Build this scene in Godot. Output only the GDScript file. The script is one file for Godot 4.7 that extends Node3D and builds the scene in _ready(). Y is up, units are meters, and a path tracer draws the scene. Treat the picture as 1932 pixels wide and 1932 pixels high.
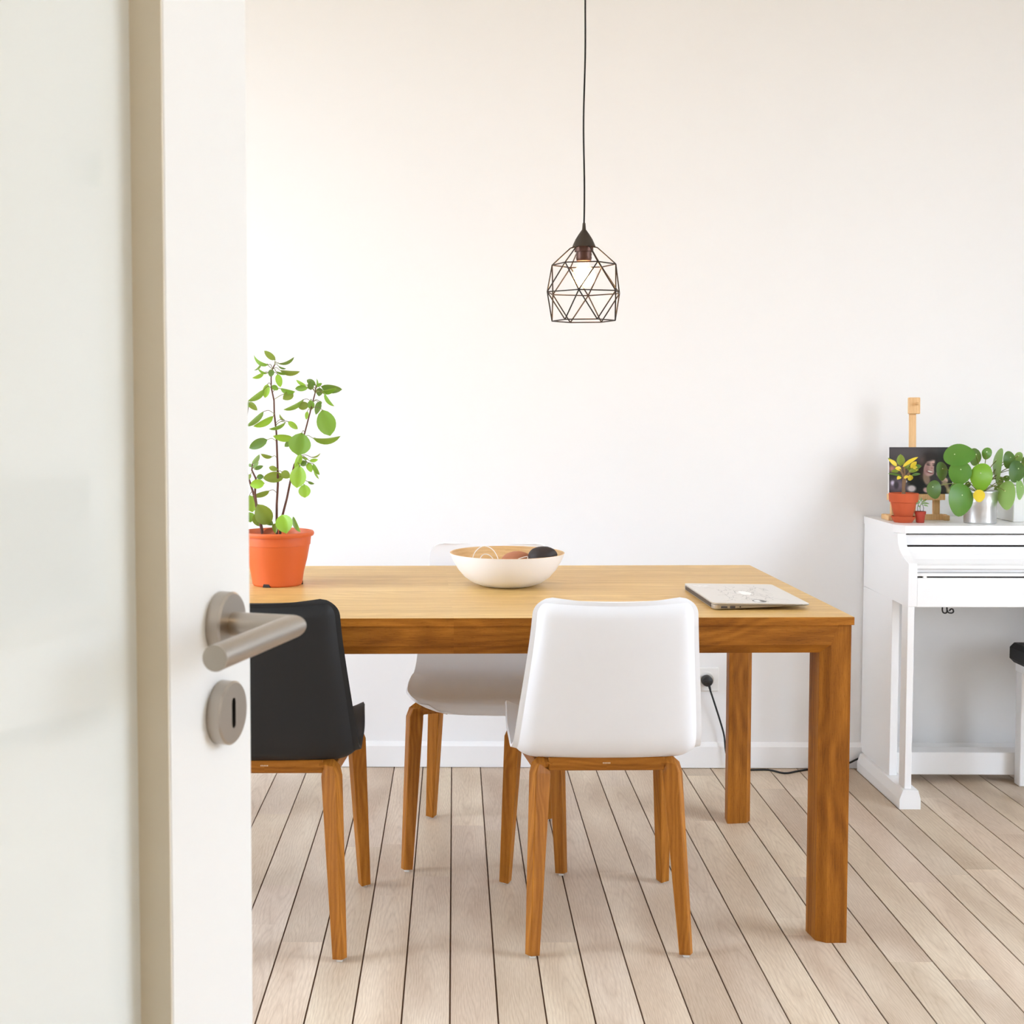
extends Node3D
# A bright dining room seen through a half open glazed door: oak table, shell chairs, wire pendant lamp, white digital piano.

var M := {}
var taken := {}
var rng := RandomNumberGenerator.new()

# ---------------------------------------------------------------- nodes
func numbered(called: String) -> String:
	if not taken.has(called):
		taken[called] = 0
		return called
	taken[called] += 1
	return "%s_%03d" % [called, taken[called]]

func tag(o: Node3D, label: String, category := "", group := "", kind := "") -> Node3D:
	if label: o.set_meta("label", label)
	if category: o.set_meta("category", category)
	if group: o.set_meta("group", group)
	if kind: o.set_meta("kind", kind)
	return o

func thing(called: String, label: String, category: String, at := Vector3.ZERO, turn := 0.0, group := "") -> Node3D:
	var o := Node3D.new()
	o.name = numbered(called)
	add_child(o)
	o.position = at
	o.rotation.y = turn
	return tag(o, label, category, group)

func obj(called: String, s: SurfaceTool, m: Material, parent: Node3D = self) -> MeshInstance3D:
	s.generate_normals()
	var o := MeshInstance3D.new()
	o.mesh = s.commit()
	o.name = numbered(called) if parent == self else called
	o.material_override = m
	parent.add_child(o, true)
	return o

func struct(called: String, s: SurfaceTool, m: Material, label: String, parent: Node3D = self) -> MeshInstance3D:
	var o := obj(called, s, m, parent)
	if parent == self: tag(o, label, "", "", "structure")
	return o

# ---------------------------------------------------------------- shapes
func surf() -> SurfaceTool:
	var s := SurfaceTool.new()
	s.begin(Mesh.PRIMITIVE_TRIANGLES)
	s.set_smooth_group(-1)
	s.set_uv(Vector2.ZERO)
	return s

func face(s: SurfaceTool, p: Array, out: Vector3, uv: Array = []) -> void:
	var a: Vector3 = p[0]
	var n := Vector3.ZERO
	for i in range(1, p.size() - 1):
		n += (p[i + 1] - a).cross(p[i] - a)
	var flip := n.dot(out) < 0.0
	for i in range(1, p.size() - 1):
		for k in ([0, i + 1, i] if flip else [0, i, i + 1]):
			if uv: s.set_uv(uv[k])
			s.add_vertex(p[k])

# a box with chamfered edges
func box(s: SurfaceTool, c: Vector3, size: Vector3, b := 0.0, basis := Basis.IDENTITY) -> void:
	var h := size / 2.0
	b = minf(b, minf(h.x, minf(h.y, h.z)) * 0.9)
	var pt := func(sx: int, sy: int, sz: int, ax: int) -> Vector3:
		var v := Vector3(h.x - (0.0 if ax == 0 else b), h.y - (0.0 if ax == 1 else b), h.z - (0.0 if ax == 2 else b))
		return c + basis * (v * Vector3(sx, sy, sz))
	for ax in 3:
		for d in [-1, 1]:
			var q := []
			for k in [[-1, -1], [1, -1], [1, 1], [-1, 1]]:
				var g := [0, 0, 0]
				g[ax] = d
				g[(ax + 1) % 3] = k[0]
				g[(ax + 2) % 3] = k[1]
				q.append(pt.call(g[0], g[1], g[2], ax))
			var n := Vector3.ZERO
			n[ax] = d
			face(s, q, basis * n)
	if b <= 0.0: return
	for ax in 3:
		for d in [-1, 1]:
			for e in [-1, 1]:
				var a1 := (ax + 1) % 3
				var a2 := (ax + 2) % 3
				var g := [0, 0, 0]
				g[a1] = d
				g[a2] = e
				var q := []
				for t in [[-1, a1], [1, a1], [1, a2], [-1, a2]]:
					g[ax] = t[0]
					q.append(pt.call(g[0], g[1], g[2], t[1]))
				var n := Vector3.ZERO
				n[a1] = d
				n[a2] = e
				face(s, q, basis * n)
	for sx in [-1, 1]:
		for sy in [-1, 1]:
			for sz in [-1, 1]:
				face(s, [pt.call(sx, sy, sz, 0), pt.call(sx, sy, sz, 1), pt.call(sx, sy, sz, 2)], basis * Vector3(sx, sy, sz))

func bx(size: Vector3, c: Vector3, b := 0.0) -> SurfaceTool:
	var s := surf()
	box(s, c, size, b)
	return s

# box given by its low and high corner
func span(s: SurfaceTool, lo: Vector3, hi: Vector3, b := 0.0) -> SurfaceTool:
	box(s, (lo + hi) / 2.0, (hi - lo).abs(), b)
	return s

# polygon in a plane (u, v) extruded from w0 to w1; axes gives u, v, w directions
func prism(s: SurfaceTool, poly: Array, w0: float, w1: float, t := Transform3D.IDENTITY) -> void:
	var pk := PackedVector2Array(poly)
	var mid := Vector2.ZERO
	for p in pk: mid += p / pk.size()
	var tri := Geometry2D.triangulate_polygon(pk)
	for i in range(0, tri.size(), 3):
		for w in [w0, w1]:
			var q := []
			for k in 3: q.append(t * Vector3(pk[tri[i + k]].x, pk[tri[i + k]].y, w))
			face(s, q, t.basis * Vector3(0, 0, -1.0 if w == minf(w0, w1) else 1.0))
	var area := 0.0
	for i in pk.size():
		var j := (i + 1) % pk.size()
		area += pk[i].x * pk[j].y - pk[j].x * pk[i].y
	for i in pk.size():
		var j := (i + 1) % pk.size()
		var e := pk[j] - pk[i]
		var n := Vector2(e.y, -e.x) * signf(area)
		face(s, [t * Vector3(pk[i].x, pk[i].y, w0), t * Vector3(pk[j].x, pk[j].y, w0), t * Vector3(pk[j].x, pk[j].y, w1), t * Vector3(pk[i].x, pk[i].y, w1)], t.basis * Vector3(n.x, n.y, 0))

# rows of points joined into a smooth sheet
func sheet(s: SurfaceTool, rows: Array, flip := false, group := 0, closed := false) -> void:
	s.set_smooth_group(group)
	var nr := rows.size()
	for i in nr - 1:
		var n: int = rows[i].size()
		for j in (n if closed else n - 1):
			var k := (j + 1) % n
			var a: Vector3 = rows[i][j]
			var b: Vector3 = rows[i][k]
			var c: Vector3 = rows[i + 1][k]
			var d: Vector3 = rows[i + 1][j]
			var ua := Vector2(float(j) / (n - 1 if not closed else n), float(i) / (nr - 1))
			var uc := Vector2(float(j + 1) / (n - 1 if not closed else n), float(i + 1) / (nr - 1))
			var q := [[a, ua], [b, Vector2(uc.x, ua.y)], [c, uc], [a, ua], [c, uc], [d, Vector2(ua.x, uc.y)]]
			for t in [[0, 1, 2], [3, 4, 5]]:
				var A: Vector3 = q[t[0]][0]
				var B: Vector3 = q[t[1]][0]
				var C: Vector3 = q[t[2]][0]
				if (B - A).cross(C - A).length_squared() < 1e-18: continue
				for m in ([t[0], t[2], t[1]] if flip else t):
					s.set_uv(q[m][1])
					s.add_vertex(q[m][0])
	s.set_smooth_group(-1)

# profile of (radius, height) turned about the y axis
func lathe(s: SurfaceTool, prof: Array, seg := 40, t := Transform3D.IDENTITY, sharp := 35.0) -> void:
	var group := 1
	for i in prof.size() - 1:
		if i > 0:
			var d0: Vector2 = (prof[i] - prof[i - 1]).normalized()
			var d1: Vector2 = (prof[i + 1] - prof[i]).normalized()
			if absf(rad_to_deg(d0.angle_to(d1))) > sharp: group += 1
		var rows := []
		for e in 2:
			var p: Vector2 = prof[i + e]
			var r := []
			for k in seg:
				var a := TAU * k / seg
				r.append(t * Vector3(p.x * cos(a), p.y, p.x * sin(a)))
			rows.append(r)
		sheet(s, rows, true, group, true)

func tube(s: SurfaceTool, pts: Array, radii: Variant, sides := 8, caps := true) -> void:
	var rows := []
	var n := pts.size()
	var d: Vector3 = (pts[1] - pts[0]).normalized()
	var u := d.cross(Vector3.UP if absf(d.y) < 0.9 else Vector3.RIGHT).normalized()
	for i in n:
		var dir: Vector3 = (pts[mini(i + 1, n - 1)] - pts[maxi(i - 1, 0)]).normalized()
		u = (u - dir * u.dot(dir)).normalized()
		var v := dir.cross(u)
		var r: float = radii[i] if radii is Array else radii
		var row := []
		for k in sides:
			var a := TAU * k / sides
			row.append(pts[i] + (u * cos(a) + v * sin(a)) * r)
		rows.append(row)
	sheet(s, rows, false, 1, true)
	if caps:
		face(s, rows[0], pts[0] - pts[1])
		face(s, rows[n - 1], pts[n - 1] - pts[n - 2])

# rectangle swept along a polyline; sizes are (half width, half depth) along side and dir x side
func sweep_bar(s: SurfaceTool, pts: Array, half: Array, side: Vector3, bev := 0.003) -> void:
	var n := pts.size()
	var rows := []
	for i in n:
		var dir: Vector3
		if i == 0: dir = (pts[1] - pts[0]).normalized()
		elif i == n - 1: dir = (pts[n - 1] - pts[n - 2]).normalized()
		else: dir = ((pts[i + 1] - pts[i]).normalized() + (pts[i] - pts[i - 1]).normalized()).normalized()
		var u := (side - dir * side.dot(dir)).normalized()
		var v := dir.cross(u)
		var h: Vector2 = half[i]
		var row := []
		for c in [[-1, -1], [1, -1], [1, 1], [-1, 1]]:
			var e1 := Vector2(c[0] * (h.x - bev), c[1] * h.y)
			var e2 := Vector2(c[0] * h.x, c[1] * (h.y - bev))
			for e in ([e1, e2] if c[0] * c[1] < 0 else [e2, e1]):
				row.append(pts[i] + u * e.x + v * e.y)
		rows.append(row)
	for j in 8:
		var k := (j + 1) % 8
		var strip := []
		for i in n: strip.append([rows[i][j], rows[i][k]])
		sheet(s, strip, true, 10 + j)
	face(s, rows[0], pts[0] - pts[1])
	face(s, rows[n - 1], pts[n - 1] - pts[n - 2])

func spline(pts: Array, per: int) -> Array:
	var out := []
	for i in pts.size() - 1:
		var a = pts[maxi(i - 1, 0)]
		var b = pts[i]
		var c = pts[i + 1]
		var d = pts[mini(i + 2, pts.size() - 1)]
		for k in per:
			out.append(b.cubic_interpolate(c, a, d, float(k) / per))
	out.append(pts[pts.size() - 1])
	return out

# leaf blade from base to tip, of a width, facing "up"; bend droops the tip, fold lifts the sides
func leaf(s: SurfaceTool, base: Vector3, tip: Vector3, width: float, up: Vector3, bend := 0.12, fold := 0.25, fat := 0.45) -> void:
	var d := tip - base
	var L := d.length()
	var side := d.cross(up).normalized()
	var nn := side.cross(d).normalized()
	var rows := []
	for i in 9:
		var t := i / 8.0
		var e := pow(t, log(0.5) / log(fat))
		var w := width * 0.5 * pow(maxf(sin(PI * e), 0.0), 0.62)
		if i == 0 or i == 8: w = 0.0005
		var row := []
		for j in 5:
			var x := (j - 2) / 2.0
			row.append(base + d * t + side * (w * x) + nn * (L * bend * 4.0 * t * (1.0 - t) * 0.5 + absf(x) * w * fold))
		rows.append(row)
	sheet(s, rows)

# ---------------------------------------------------------------- materials
func mat(called: String, c: Color, rough := 0.6, metal := 0.0) -> StandardMaterial3D:
	var m := StandardMaterial3D.new()
	m.resource_name = called
	m.albedo_color = c
	m.roughness = rough
	m.metallic = metal
	M[called] = m
	return m

func c8(r: int, g: int, b: int) -> Color:
	return Color8(r, g, b)

func noise_bytes(w: int, h: int, W: int, H: int, freq: float, seed_: int, octaves := 3) -> PackedByteArray:
	var n := FastNoiseLite.new()
	n.seed = seed_
	n.frequency = freq
	n.fractal_octaves = octaves
	n.noise_type = FastNoiseLite.TYPE_SIMPLEX_SMOOTH
	var im := n.get_seamless_image(w, h)
	im.convert(Image.FORMAT_L8)
	im.resize(W, H, Image.INTERPOLATE_CUBIC)
	return im.get_data()

# plain sawn oak, grain along u (or along v when turned)
func wood_texture(W: int, H: int, seed_: int, dark: Color, light: Color, lam: int, figure: float) -> Image:
	var a := noise_bytes(16, 256, W, H, 0.06, seed_)
	var b := noise_bytes(64, 1024, W, H, 0.25, seed_ + 1, 2)
	var c := noise_bytes(24, 48, W, H, 0.06, seed_ + 2, 2)
	var d := noise_bytes(128, 1024, W, H, 0.4, seed_ + 3, 1)
	var out := PackedByteArray()
	out.resize(W * H * 3)
	var r := RandomNumberGenerator.new()
	r.seed = seed_
	var tone := []
	for i in lam: tone.append(r.randf_range(-0.09, 0.09))
	var i3 := 0
	for j in H:
		var lt: float = tone[int(float(j) / H * lam) % lam]
		var v := float(j) / H
		for i in W:
			var k := j * W + i
			var ring := sin((v * 20.0 + c[k] / 255.0 * figure) * TAU)
			var t := 0.5 + lt + (a[k] - 128) / 255.0 * 0.45 + (b[k] - 128) / 255.0 * 0.32 + ring * 0.10 + (c[k] - 128) / 255.0 * 0.25
			if d[k] < 58: t -= 0.18
			t = clampf(t, 0.0, 1.0)
			out[i3] = int(lerpf(dark.r8, light.r8, t))
			out[i3 + 1] = int(lerpf(dark.g8, light.g8, t))
			out[i3 + 2] = int(lerpf(dark.b8, light.b8, t))
			i3 += 3
	return Image.create_from_data(W, H, false, Image.FORMAT_RGB8, out)

# eight boards of pale oak, one under the other, each with its own grain figure
func floor_texture(W: int, H: int) -> Image:
	var rows := 8
	var rh := H / rows
	var warp := noise_bytes(32, 96, W, H, 0.09, 77, 2)
	var fib := noise_bytes(96, 1024, W, H, 0.3, 78, 2)
	var broad := noise_bytes(24, 64, W, H, 0.08, 79, 2)
	var out := PackedByteArray()
	out.resize(W * H * 3)
	var r := RandomNumberGenerator.new()
	r.seed = 5
	var par := []
	for i in rows: par.append([r.randf_range(0.3, 0.7), r.randf_range(0.2, 0.8), r.randf_range(0.035, 0.06), r.randf_range(55.0, 85.0), i % 4 == 3])
	var dark := c8(180, 154, 128)
	var light := c8(236, 219, 196)
	var i3 := 0
	for j in H:
		var p: Array = par[j / rh]
		var v: float = (float(j % rh) / rh - p[0]) * 0.097
		for i in W:
			var k := j * W + i
			var u: float = (float(i) / W - p[1]) * 1.3
			var wv := (warp[k] - 128) / 255.0
			var y: float = v + wv * 0.020
			var rho: float
			if p[4]: rho = y + 0.05 + u * 0.01
			else: rho = sqrt(y * y * 1.6 + p[2] * p[2] * u * u)
			var ring: float = rho * p[3] * 2.0
			ring = ring - floorf(ring)
			var line := pow(absf(ring * 2.0 - 1.0), 3.0)
			var t := 0.64 - line * 0.22 + (fib[k] - 128) / 255.0 * 0.42 + (broad[k] - 128) / 255.0 * 0.5
			t = clampf(t, 0.0, 1.0)
			out[i3] = int(lerpf(dark.r8, light.r8, t))
			out[i3 + 1] = int(lerpf(dark.g8, light.g8, t))
			out[i3 + 2] = int(lerpf(dark.b8, light.b8, t))
			i3 += 3
	return Image.create_from_data(W, H, false, Image.FORMAT_RGB8, out)

func triplanar(m: StandardMaterial3D, im: Image, scale: Vector3) -> void:
	m.albedo_texture = ImageTexture.create_from_image(im)
	m.uv1_triplanar = true
	m.uv1_triplanar_sharpness = 12.0
	m.uv1_scale = scale

func materials() -> void:
	mat("wall_paint", c8(238, 236, 234), 0.85)
	mat("ceiling_paint", c8(244, 243, 240), 0.9)
	mat("trim_paint", c8(242, 240, 238), 0.5)
	mat("hall_paint", c8(234, 228, 216), 0.85)
	mat("door_lacquer", c8(235, 234, 231), 0.38)
	mat("glazing_bead", c8(222, 214, 196), 0.6)
	var g := mat("opal_glass", c8(226, 229, 225), 0.012)
	g.metallic_specular = 0.6
	mat("steel", c8(178, 170, 160), 0.32, 1.0)
	mat("keyhole", c8(12, 11, 10), 0.8)
	mat("white_shell", c8(238, 238, 240), 0.5)
	mat("black_shell", c8(15, 16, 19), 0.66)
	mat("white_satin", c8(241, 239, 237), 0.32)
	mat("gap_dark", c8(48, 38, 34), 0.8)
	mat("underlay", c8(92, 66, 48), 0.9)
	mat("black_rubber", c8(22, 21, 21), 0.5)
	mat("black_metal", c8(36, 27, 20), 0.45, 0.4)
	mat("cap_metal", c8(66, 56, 46), 0.55, 0.5)
	mat("cord", c8(22, 16, 12), 0.8)
	mat("socket", c8(84, 54, 42), 0.4, 0.5)
	var gl := mat("bulb_glass", Color(1.0, 0.97, 0.92, 0.06), 0.02)
	gl.transparency = BaseMaterial3D.TRANSPARENCY_ALPHA
	var fl := mat("lamp_glow", c8(255, 214, 160), 0.5)
	fl.emission_enabled = true
	fl.emission = c8(255, 226, 184)
	fl.emission_energy_multiplier = 9.0
	var gg := mat("added_globe_glow", c8(250, 240, 224), 0.4)  # glow of the lamp added out of view in the hall
	gg.emission_enabled = true
	gg.emission = c8(255, 226, 184)
	gg.emission_energy_multiplier = 2.0
	var pane := mat("window_glass", Color(1, 1, 1, 0.03), 0.02)
	pane.transparency = BaseMaterial3D.TRANSPARENCY_ALPHA
	mat("terracotta_plastic", c8(214, 98, 42), 0.5)
	mat("terracotta", c8(196, 88, 48), 0.85)
	mat("red_clay", c8(176, 62, 42), 0.7)
	mat("zinc", c8(206, 206, 206), 0.34, 0.9)
	mat("soil", c8(74, 44, 30), 0.95)
	mat("bark", c8(104, 66, 54), 0.8)
	mat("trunk", c8(134, 104, 76), 0.85)
	mat("petiole", c8(128, 132, 66), 0.6)
	mat("petiole_dark", c8(110, 96, 58), 0.6)
	for k in [["leaf_green", c8(102, 150, 34)], ["leaf_dark", c8(62, 106, 36)], ["leaf_lime", c8(146, 194, 48)], ["leaf_olive", c8(118, 136, 40)], ["leaf_blue", c8(140, 178, 128)], ["leaf_yellow", c8(240, 206, 52)], ["pilea_green", c8(70, 126, 38)], ["pilea_dark", c8(44, 88, 32)], ["pilea_lime", c8(120, 176, 26)], ["pilea_pale", c8(132, 172, 98)]]:
		var m := mat(k[0], k[1], 0.38)
		m.backlight_enabled = true
		m.backlight = Color(0.55, 0.62, 0.3)
		m.cull_mode = BaseMaterial3D.CULL_DISABLED
	mat("leaf_dot", c8(226, 236, 180), 0.5)
	mat("leaf_vein", c8(186, 214, 112), 0.5)
	mat("dry_leaf", c8(150, 70, 36), 0.8)
	mat("bowl_white", c8(247, 246, 246), 0.4)
	mat("avocado", c8(44, 34, 32), 0.6)
	mat("tuber", c8(178, 116, 84), 0.75)
	mat("white_wire", c8(240, 236, 230), 0.4)
	mat("aluminium", c8(206, 202, 196), 0.38, 0.55)
	mat("hinge_grey", c8(74, 66, 62), 0.5, 0.3)
	mat("plastic_white", c8(238, 236, 232), 0.35)
	mat("leather_black", c8(5, 5, 5), 0.7)
	mat("screen_black", c8(12, 12, 13), 0.05)
	mat("canvas_edge", c8(232, 230, 230), 0.8)
	mat("hall_floor", c8(196, 168, 136), 0.6)
	var oak := wood_texture(1024, 1024, 11, c8(192, 148, 78), c8(236, 200, 130), 7, 5.0)  # tabletop: oak made lighter, the light falling on it put into the colour
	var frame := wood_texture(1024, 1024, 17, c8(108, 58, 8), c8(196, 126, 42), 5, 5.0)  # same oak made darker: shade on edges, apron and legs painted in
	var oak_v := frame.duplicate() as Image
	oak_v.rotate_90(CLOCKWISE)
	triplanar(mat("oak_frame_shaded", Color(1, 1, 1), 0.55), frame, Vector3(0.85, 1.7, 1.7))
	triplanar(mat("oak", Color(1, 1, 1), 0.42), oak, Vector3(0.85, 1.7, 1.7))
	triplanar(mat("oak_upright_shaded", Color(1, 1, 1), 0.55), oak_v, Vector3(2.2, 0.9, 2.2))
	var cw := wood_texture(512, 512, 23, c8(124, 70, 16), c8(196, 128, 48), 3, 3.0)
	var cw_v := cw.duplicate() as Image
	cw_v.rotate_90(CLOCKWISE)
	triplanar(mat("chair_oak", Color(1, 1, 1), 0.45), cw, Vector3(1.3, 4.0, 4.0))
	triplanar(mat("chair_oak_upright", Color(1, 1, 1), 0.45), cw_v, Vector3(4.0, 1.3, 4.0))
	var bam := wood_texture(512, 512, 31, c8(196, 150, 92), c8(238, 204, 150), 9, 1.0)
	triplanar(mat("bamboo", Color(1, 1, 1), 0.4), bam, Vector3(2.4, 5.0, 3.0))
	var beech := wood_texture(256, 256, 41, c8(214, 166, 110), c8(244, 206, 156), 3, 1.0)
	beech.rotate_90(CLOCKWISE)
	triplanar(mat("beech", Color(1, 1, 1), 0.6), beech, Vector3(6, 2, 6))
	for k in ["oak_frame_shaded", "oak_upright_shaded", "chair_oak", "chair_oak_upright"]: M[k].metallic_specular = 0.3
	var fm := mat("floor_oak", Color(1, 1, 1), 0.5)
	fm.albedo_texture = ImageTexture.create_from_image(floor_texture(2048, 1024))
	fm.vertex_color_use_as_albedo = true
	M["portrait_print"] = mat("portrait_print", Color(1, 1, 1), 0.5)
	M["portrait_print"].albedo_texture = ImageTexture.create_from_image(portrait())
	M["lid_print"] = mat("lid_print", Color(1, 1, 1), 0.38, 0.35)
	M["lid_print"].albedo_texture = ImageTexture.create_from_image(lid_image())

# ---------------------------------------------------------------- flat prints
func blob(im: Image, cx: float, cy: float, rx: float, ry: float, ang: float, c: Color, soft := 0.25) -> void:
	var ca := cos(ang)
	var sa := sin(ang)
	var R := maxf(rx, ry) * (1.0 + soft)
	for y in range(maxi(0, int(cy - R)), mini(im.get_height(), int(cy + R) + 1)):
		for x in range(maxi(0, int(cx - R)), mini(im.get_width(), int(cx + R) + 1)):
			var dx := x - cx
			var dy := y - cy
			var q := sqrt(pow((dx * ca + dy * sa) / rx, 2.0) + pow((dy * ca - dx * sa) / ry, 2.0))
			var w := clampf((1.0 + soft - q) / (2.0 * soft), 0.0, 1.0)
			if w > 0.0: im.set_pixel(x, y, im.get_pixel(x, y).lerp(c, w * c.a))

func stroke(im: Image, pts: Array, r: float, c: Color) -> void:
	for i in pts.size() - 1:
		var a: Vector2 = pts[i]
		var b: Vector2 = pts[i + 1]
		var n := int(a.distance_to(b) / (r * 0.6)) + 1
		for k in n + 1:
			var p := a.lerp(b, float(k) / n)
			blob(im, p.x, p.y, r, r, 0.0, c, 0.35)

# the print on the easel: a smiling woman with dark wavy hair in a black jacket, raising a hand
func portrait() -> Image:
	var im := Image.create(420, 312, false, Image.FORMAT_RGB8)
	im.fill(c8(52, 45, 46))
	var X := func(x: float) -> float: return (x - 145.0) / 2.0
	var Y := func(y: float) -> float: return (y - 343.0) / 2.0
	var B := func(x: float, y: float, rx: float, ry: float, ang: float, c: Color, soft := 0.25) -> void: blob(im, X.call(x), Y.call(y), rx / 2.0, ry / 2.0, ang, c, soft)
	B.call(420.0, 430.0, 260.0, 70.0, 0.1, c8(66, 56, 56), 0.6)
	B.call(260.0, 600.0, 90.0, 70.0, 0.0, c8(92, 74, 62), 0.8)
	B.call(330.0, 640.0, 80.0, 60.0, 0.0, c8(104, 82, 60), 0.8)
	B.call(180.0, 630.0, 40.0, 40.0, 0.0, c8(190, 130, 120), 0.7)
	B.call(260.0, 850.0, 120.0, 70.0, 0.0, c8(120, 100, 116), 0.7)
	B.call(190.0, 820.0, 24.0, 30.0, 0.0, c8(214, 200, 224), 0.5)
	B.call(240.0, 850.0, 32.0, 50.0, 0.0, c8(50, 38, 46), 0.4)
	B.call(370.0, 800.0, 18.0, 14.0, 0.0, c8(226, 220, 232), 0.5)
	B.call(450.0, 826.0, 40.0, 12.0, 0.0, c8(176, 170, 190), 0.6)
	B.call(930.0, 480.0, 120.0, 150.0, 0.0, c8(24, 22, 24), 0.5)
	B.call(960.0, 700.0, 110.0, 160.0, 0.0, c8(28, 26, 24), 0.5)
	B.call(960.0, 760.0, 90.0, 26.0, 0.0, c8(62, 66, 58), 0.5)
	B.call(520.0, 790.0, 130.0, 110.0, 0.25, c8(16, 14, 16), 0.2)
	B.call(560.0, 890.0, 110.0, 110.0, 0.0, c8(14, 13, 15), 0.2)
	B.call(445.0, 895.0, 56.0, 44.0, 0.0, c8(216, 204, 206), 0.3)
	B.call(690.0, 520.0, 118.0, 120.0, 0.0, c8(38, 30, 31), 0.2)
	B.call(610.0, 600.0, 80.0, 150.0, 0.25, c8(50, 39, 38), 0.3)
	B.call(630.0, 720.0, 70.0, 80.0, 0.2, c8(66, 52, 48), 0.4)
	B.call(640.0, 760.0, 44.0, 90.0, -0.2, c8(150, 124, 108), 0.25)
	B.call(690.0, 620.0, 82.0, 112.0, 0.30, c8(206, 164, 160), 0.10)
	B.call(640.0, 640.0, 30.0, 70.0, 0.30, c8(176, 132, 130), 0.5)
	B.call(715.0, 540.0, 50.0, 30.0, 0.2, c8(222, 184, 180), 0.6)
	B.call(664.0, 578.0, 24.0, 8.0, 0.15, c8(60, 40, 42), 0.5)
	B.call(742.0, 586.0, 20.0, 8.0, 0.1, c8(60, 40, 42), 0.5)
	B.call(660.0, 556.0, 28.0, 6.0, 0.0, c8(74, 52, 50), 0.6)
	B.call(742.0, 566.0, 24.0, 6.0, 0.1, c8(74, 52, 50), 0.6)
	B.call(712.0, 622.0, 14.0, 12.0, 0.2, c8(186, 136, 134), 0.6)
	B.call(688.0, 672.0, 44.0, 20.0, 0.25, c8(120, 58, 62), 0.3)
	B.call(690.0, 668.0, 38.0, 12.0, 0.25, c8(244, 232, 230), 0.25)
	B.call(668.0, 486.0, 100.0, 44.0, -0.25, c8(44, 34, 34), 0.35)
	B.call(580.0, 520.0, 40.0, 60.0, 0.3, c8(86, 70, 68), 0.7)
	B.call(770.0, 620.0, 28.0, 110.0, 0.05, c8(24, 20, 22), 0.3)
	B.call(800.0, 690.0, 30.0, 40.0, 0.2, c8(196, 154, 148), 0.3)
	B.call(878.0, 780.0, 50.0, 36.0, 0.3, c8(206, 166, 150), 0.2)
	for k in 4: B.call(856.0 + k * 18.0, 760.0 + k * 8.0, 9.0, 22.0, -0.3, c8(222, 184, 168), 0.3)
	B.call(890.0, 860.0, 46.0, 70.0, -0.3, c8(158, 138, 108), 0.3)
	B.call(880.0, 900.0, 24.0, 60.0, -0.5, c8(40, 34, 34), 0.3)
	B.call(640.0, 915.0, 44.0, 34.0, 0.3, c8(204, 166, 162), 0.3)
	B.call(950.0, 930.0, 40.0, 44.0, 0.0, c8(200, 190, 140), 0.5)
	return im

# the lid of the laptop: fine grey line drawing round a pale emblem, a dark round sticker by the near edge
func lid_image() -> Image:
	var W := 700
	var H := 490
	var im := Image.create(W, H, false, Image.FORMAT_RGB8)
	var base := c8(222, 217, 210)
	im.fill(base)
	var r := RandomNumberGenerator.new()
	r.seed = 9
	var ink := c8(172, 168, 162)
	for k in 46:
		var p := Vector2(r.randf_range(170, 520), r.randf_range(110, 400))
		if p.distance_to(Vector2(350, 245)) < 70: continue
		var line := [p]
		var dir := r.randf() * TAU
		for q in 7:
			dir += r.randf_range(-0.9, 0.9)
			p += Vector2.from_angle(dir) * r.randf_range(8, 20)
			line.append(p)
		stroke(im, line, 1.5, ink)
	var ring := []
	for k in 33: ring.append(Vector2(350, 245) + Vector2.from_angle(TAU * k / 32.0) * 66.0)
	stroke(im, ring, 1.8, ink)
	# pale fruit-shaped emblem, stem towards the hinge
	var pale := c8(252, 251, 248)
	blob(im, 352, 228, 36, 30, 0.0, pale, 0.06)
	blob(im, 352, 262, 36, 30, 0.0, pale, 0.06)
	blob(im, 388, 245, 14, 26, 0.0, pale, 0.1)
	blob(im, 352, 300, 12, 16, 0.0, base, 0.08)
	blob(im, 300, 250, 14, 7, 0.5, pale, 0.1)
	stroke(im, [Vector2(520, 90), Vector2(560, 130), Vector2(540, 170)], 1.6, ink)
	for k in 5: stroke(im, [Vector2(530, 120 + k * 14), Vector2(575, 122 + k * 14)], 1.4, c8(160, 156, 150))
	# sticker
	var c := Vector2(360, 438)
	blob(im, c.x, c.y, 52, 34, 0.0, c8(214, 210, 204), 0.05)
	var loop := []
	for k in 33: loop.append(c + Vector2(cos(TAU * k / 32.0) * 46.0, sin(TAU * k / 32.0) * 28.0))
	stroke(im, loop, 3.0, c8(70, 64, 60))
	blob(im, c.x - 14, c.y, 24, 17, 0.0, c8(246, 245, 243), 0.1)
	blob(im, c.x + 22, c.y + 2, 18, 20, 0.0, c8(84, 78, 72), 0.2)
	stroke(im, [c + Vector2(8, -14), c + Vector2(30, -2), c + Vector2(12, 12)], 3.0, c8(60, 54, 50))
	for k in 5: blob(im, 60 + k * 22, 60 + (k % 2) * 18, 16, 8, 0.3, c8(240, 238, 234), 0.3)
	return im

# ---------------------------------------------------------------- the room
const XL := -2.3
const XR := 3.15
const ZB := -4.376
const ZF := -0.30
const CEIL := 2.9

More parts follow.
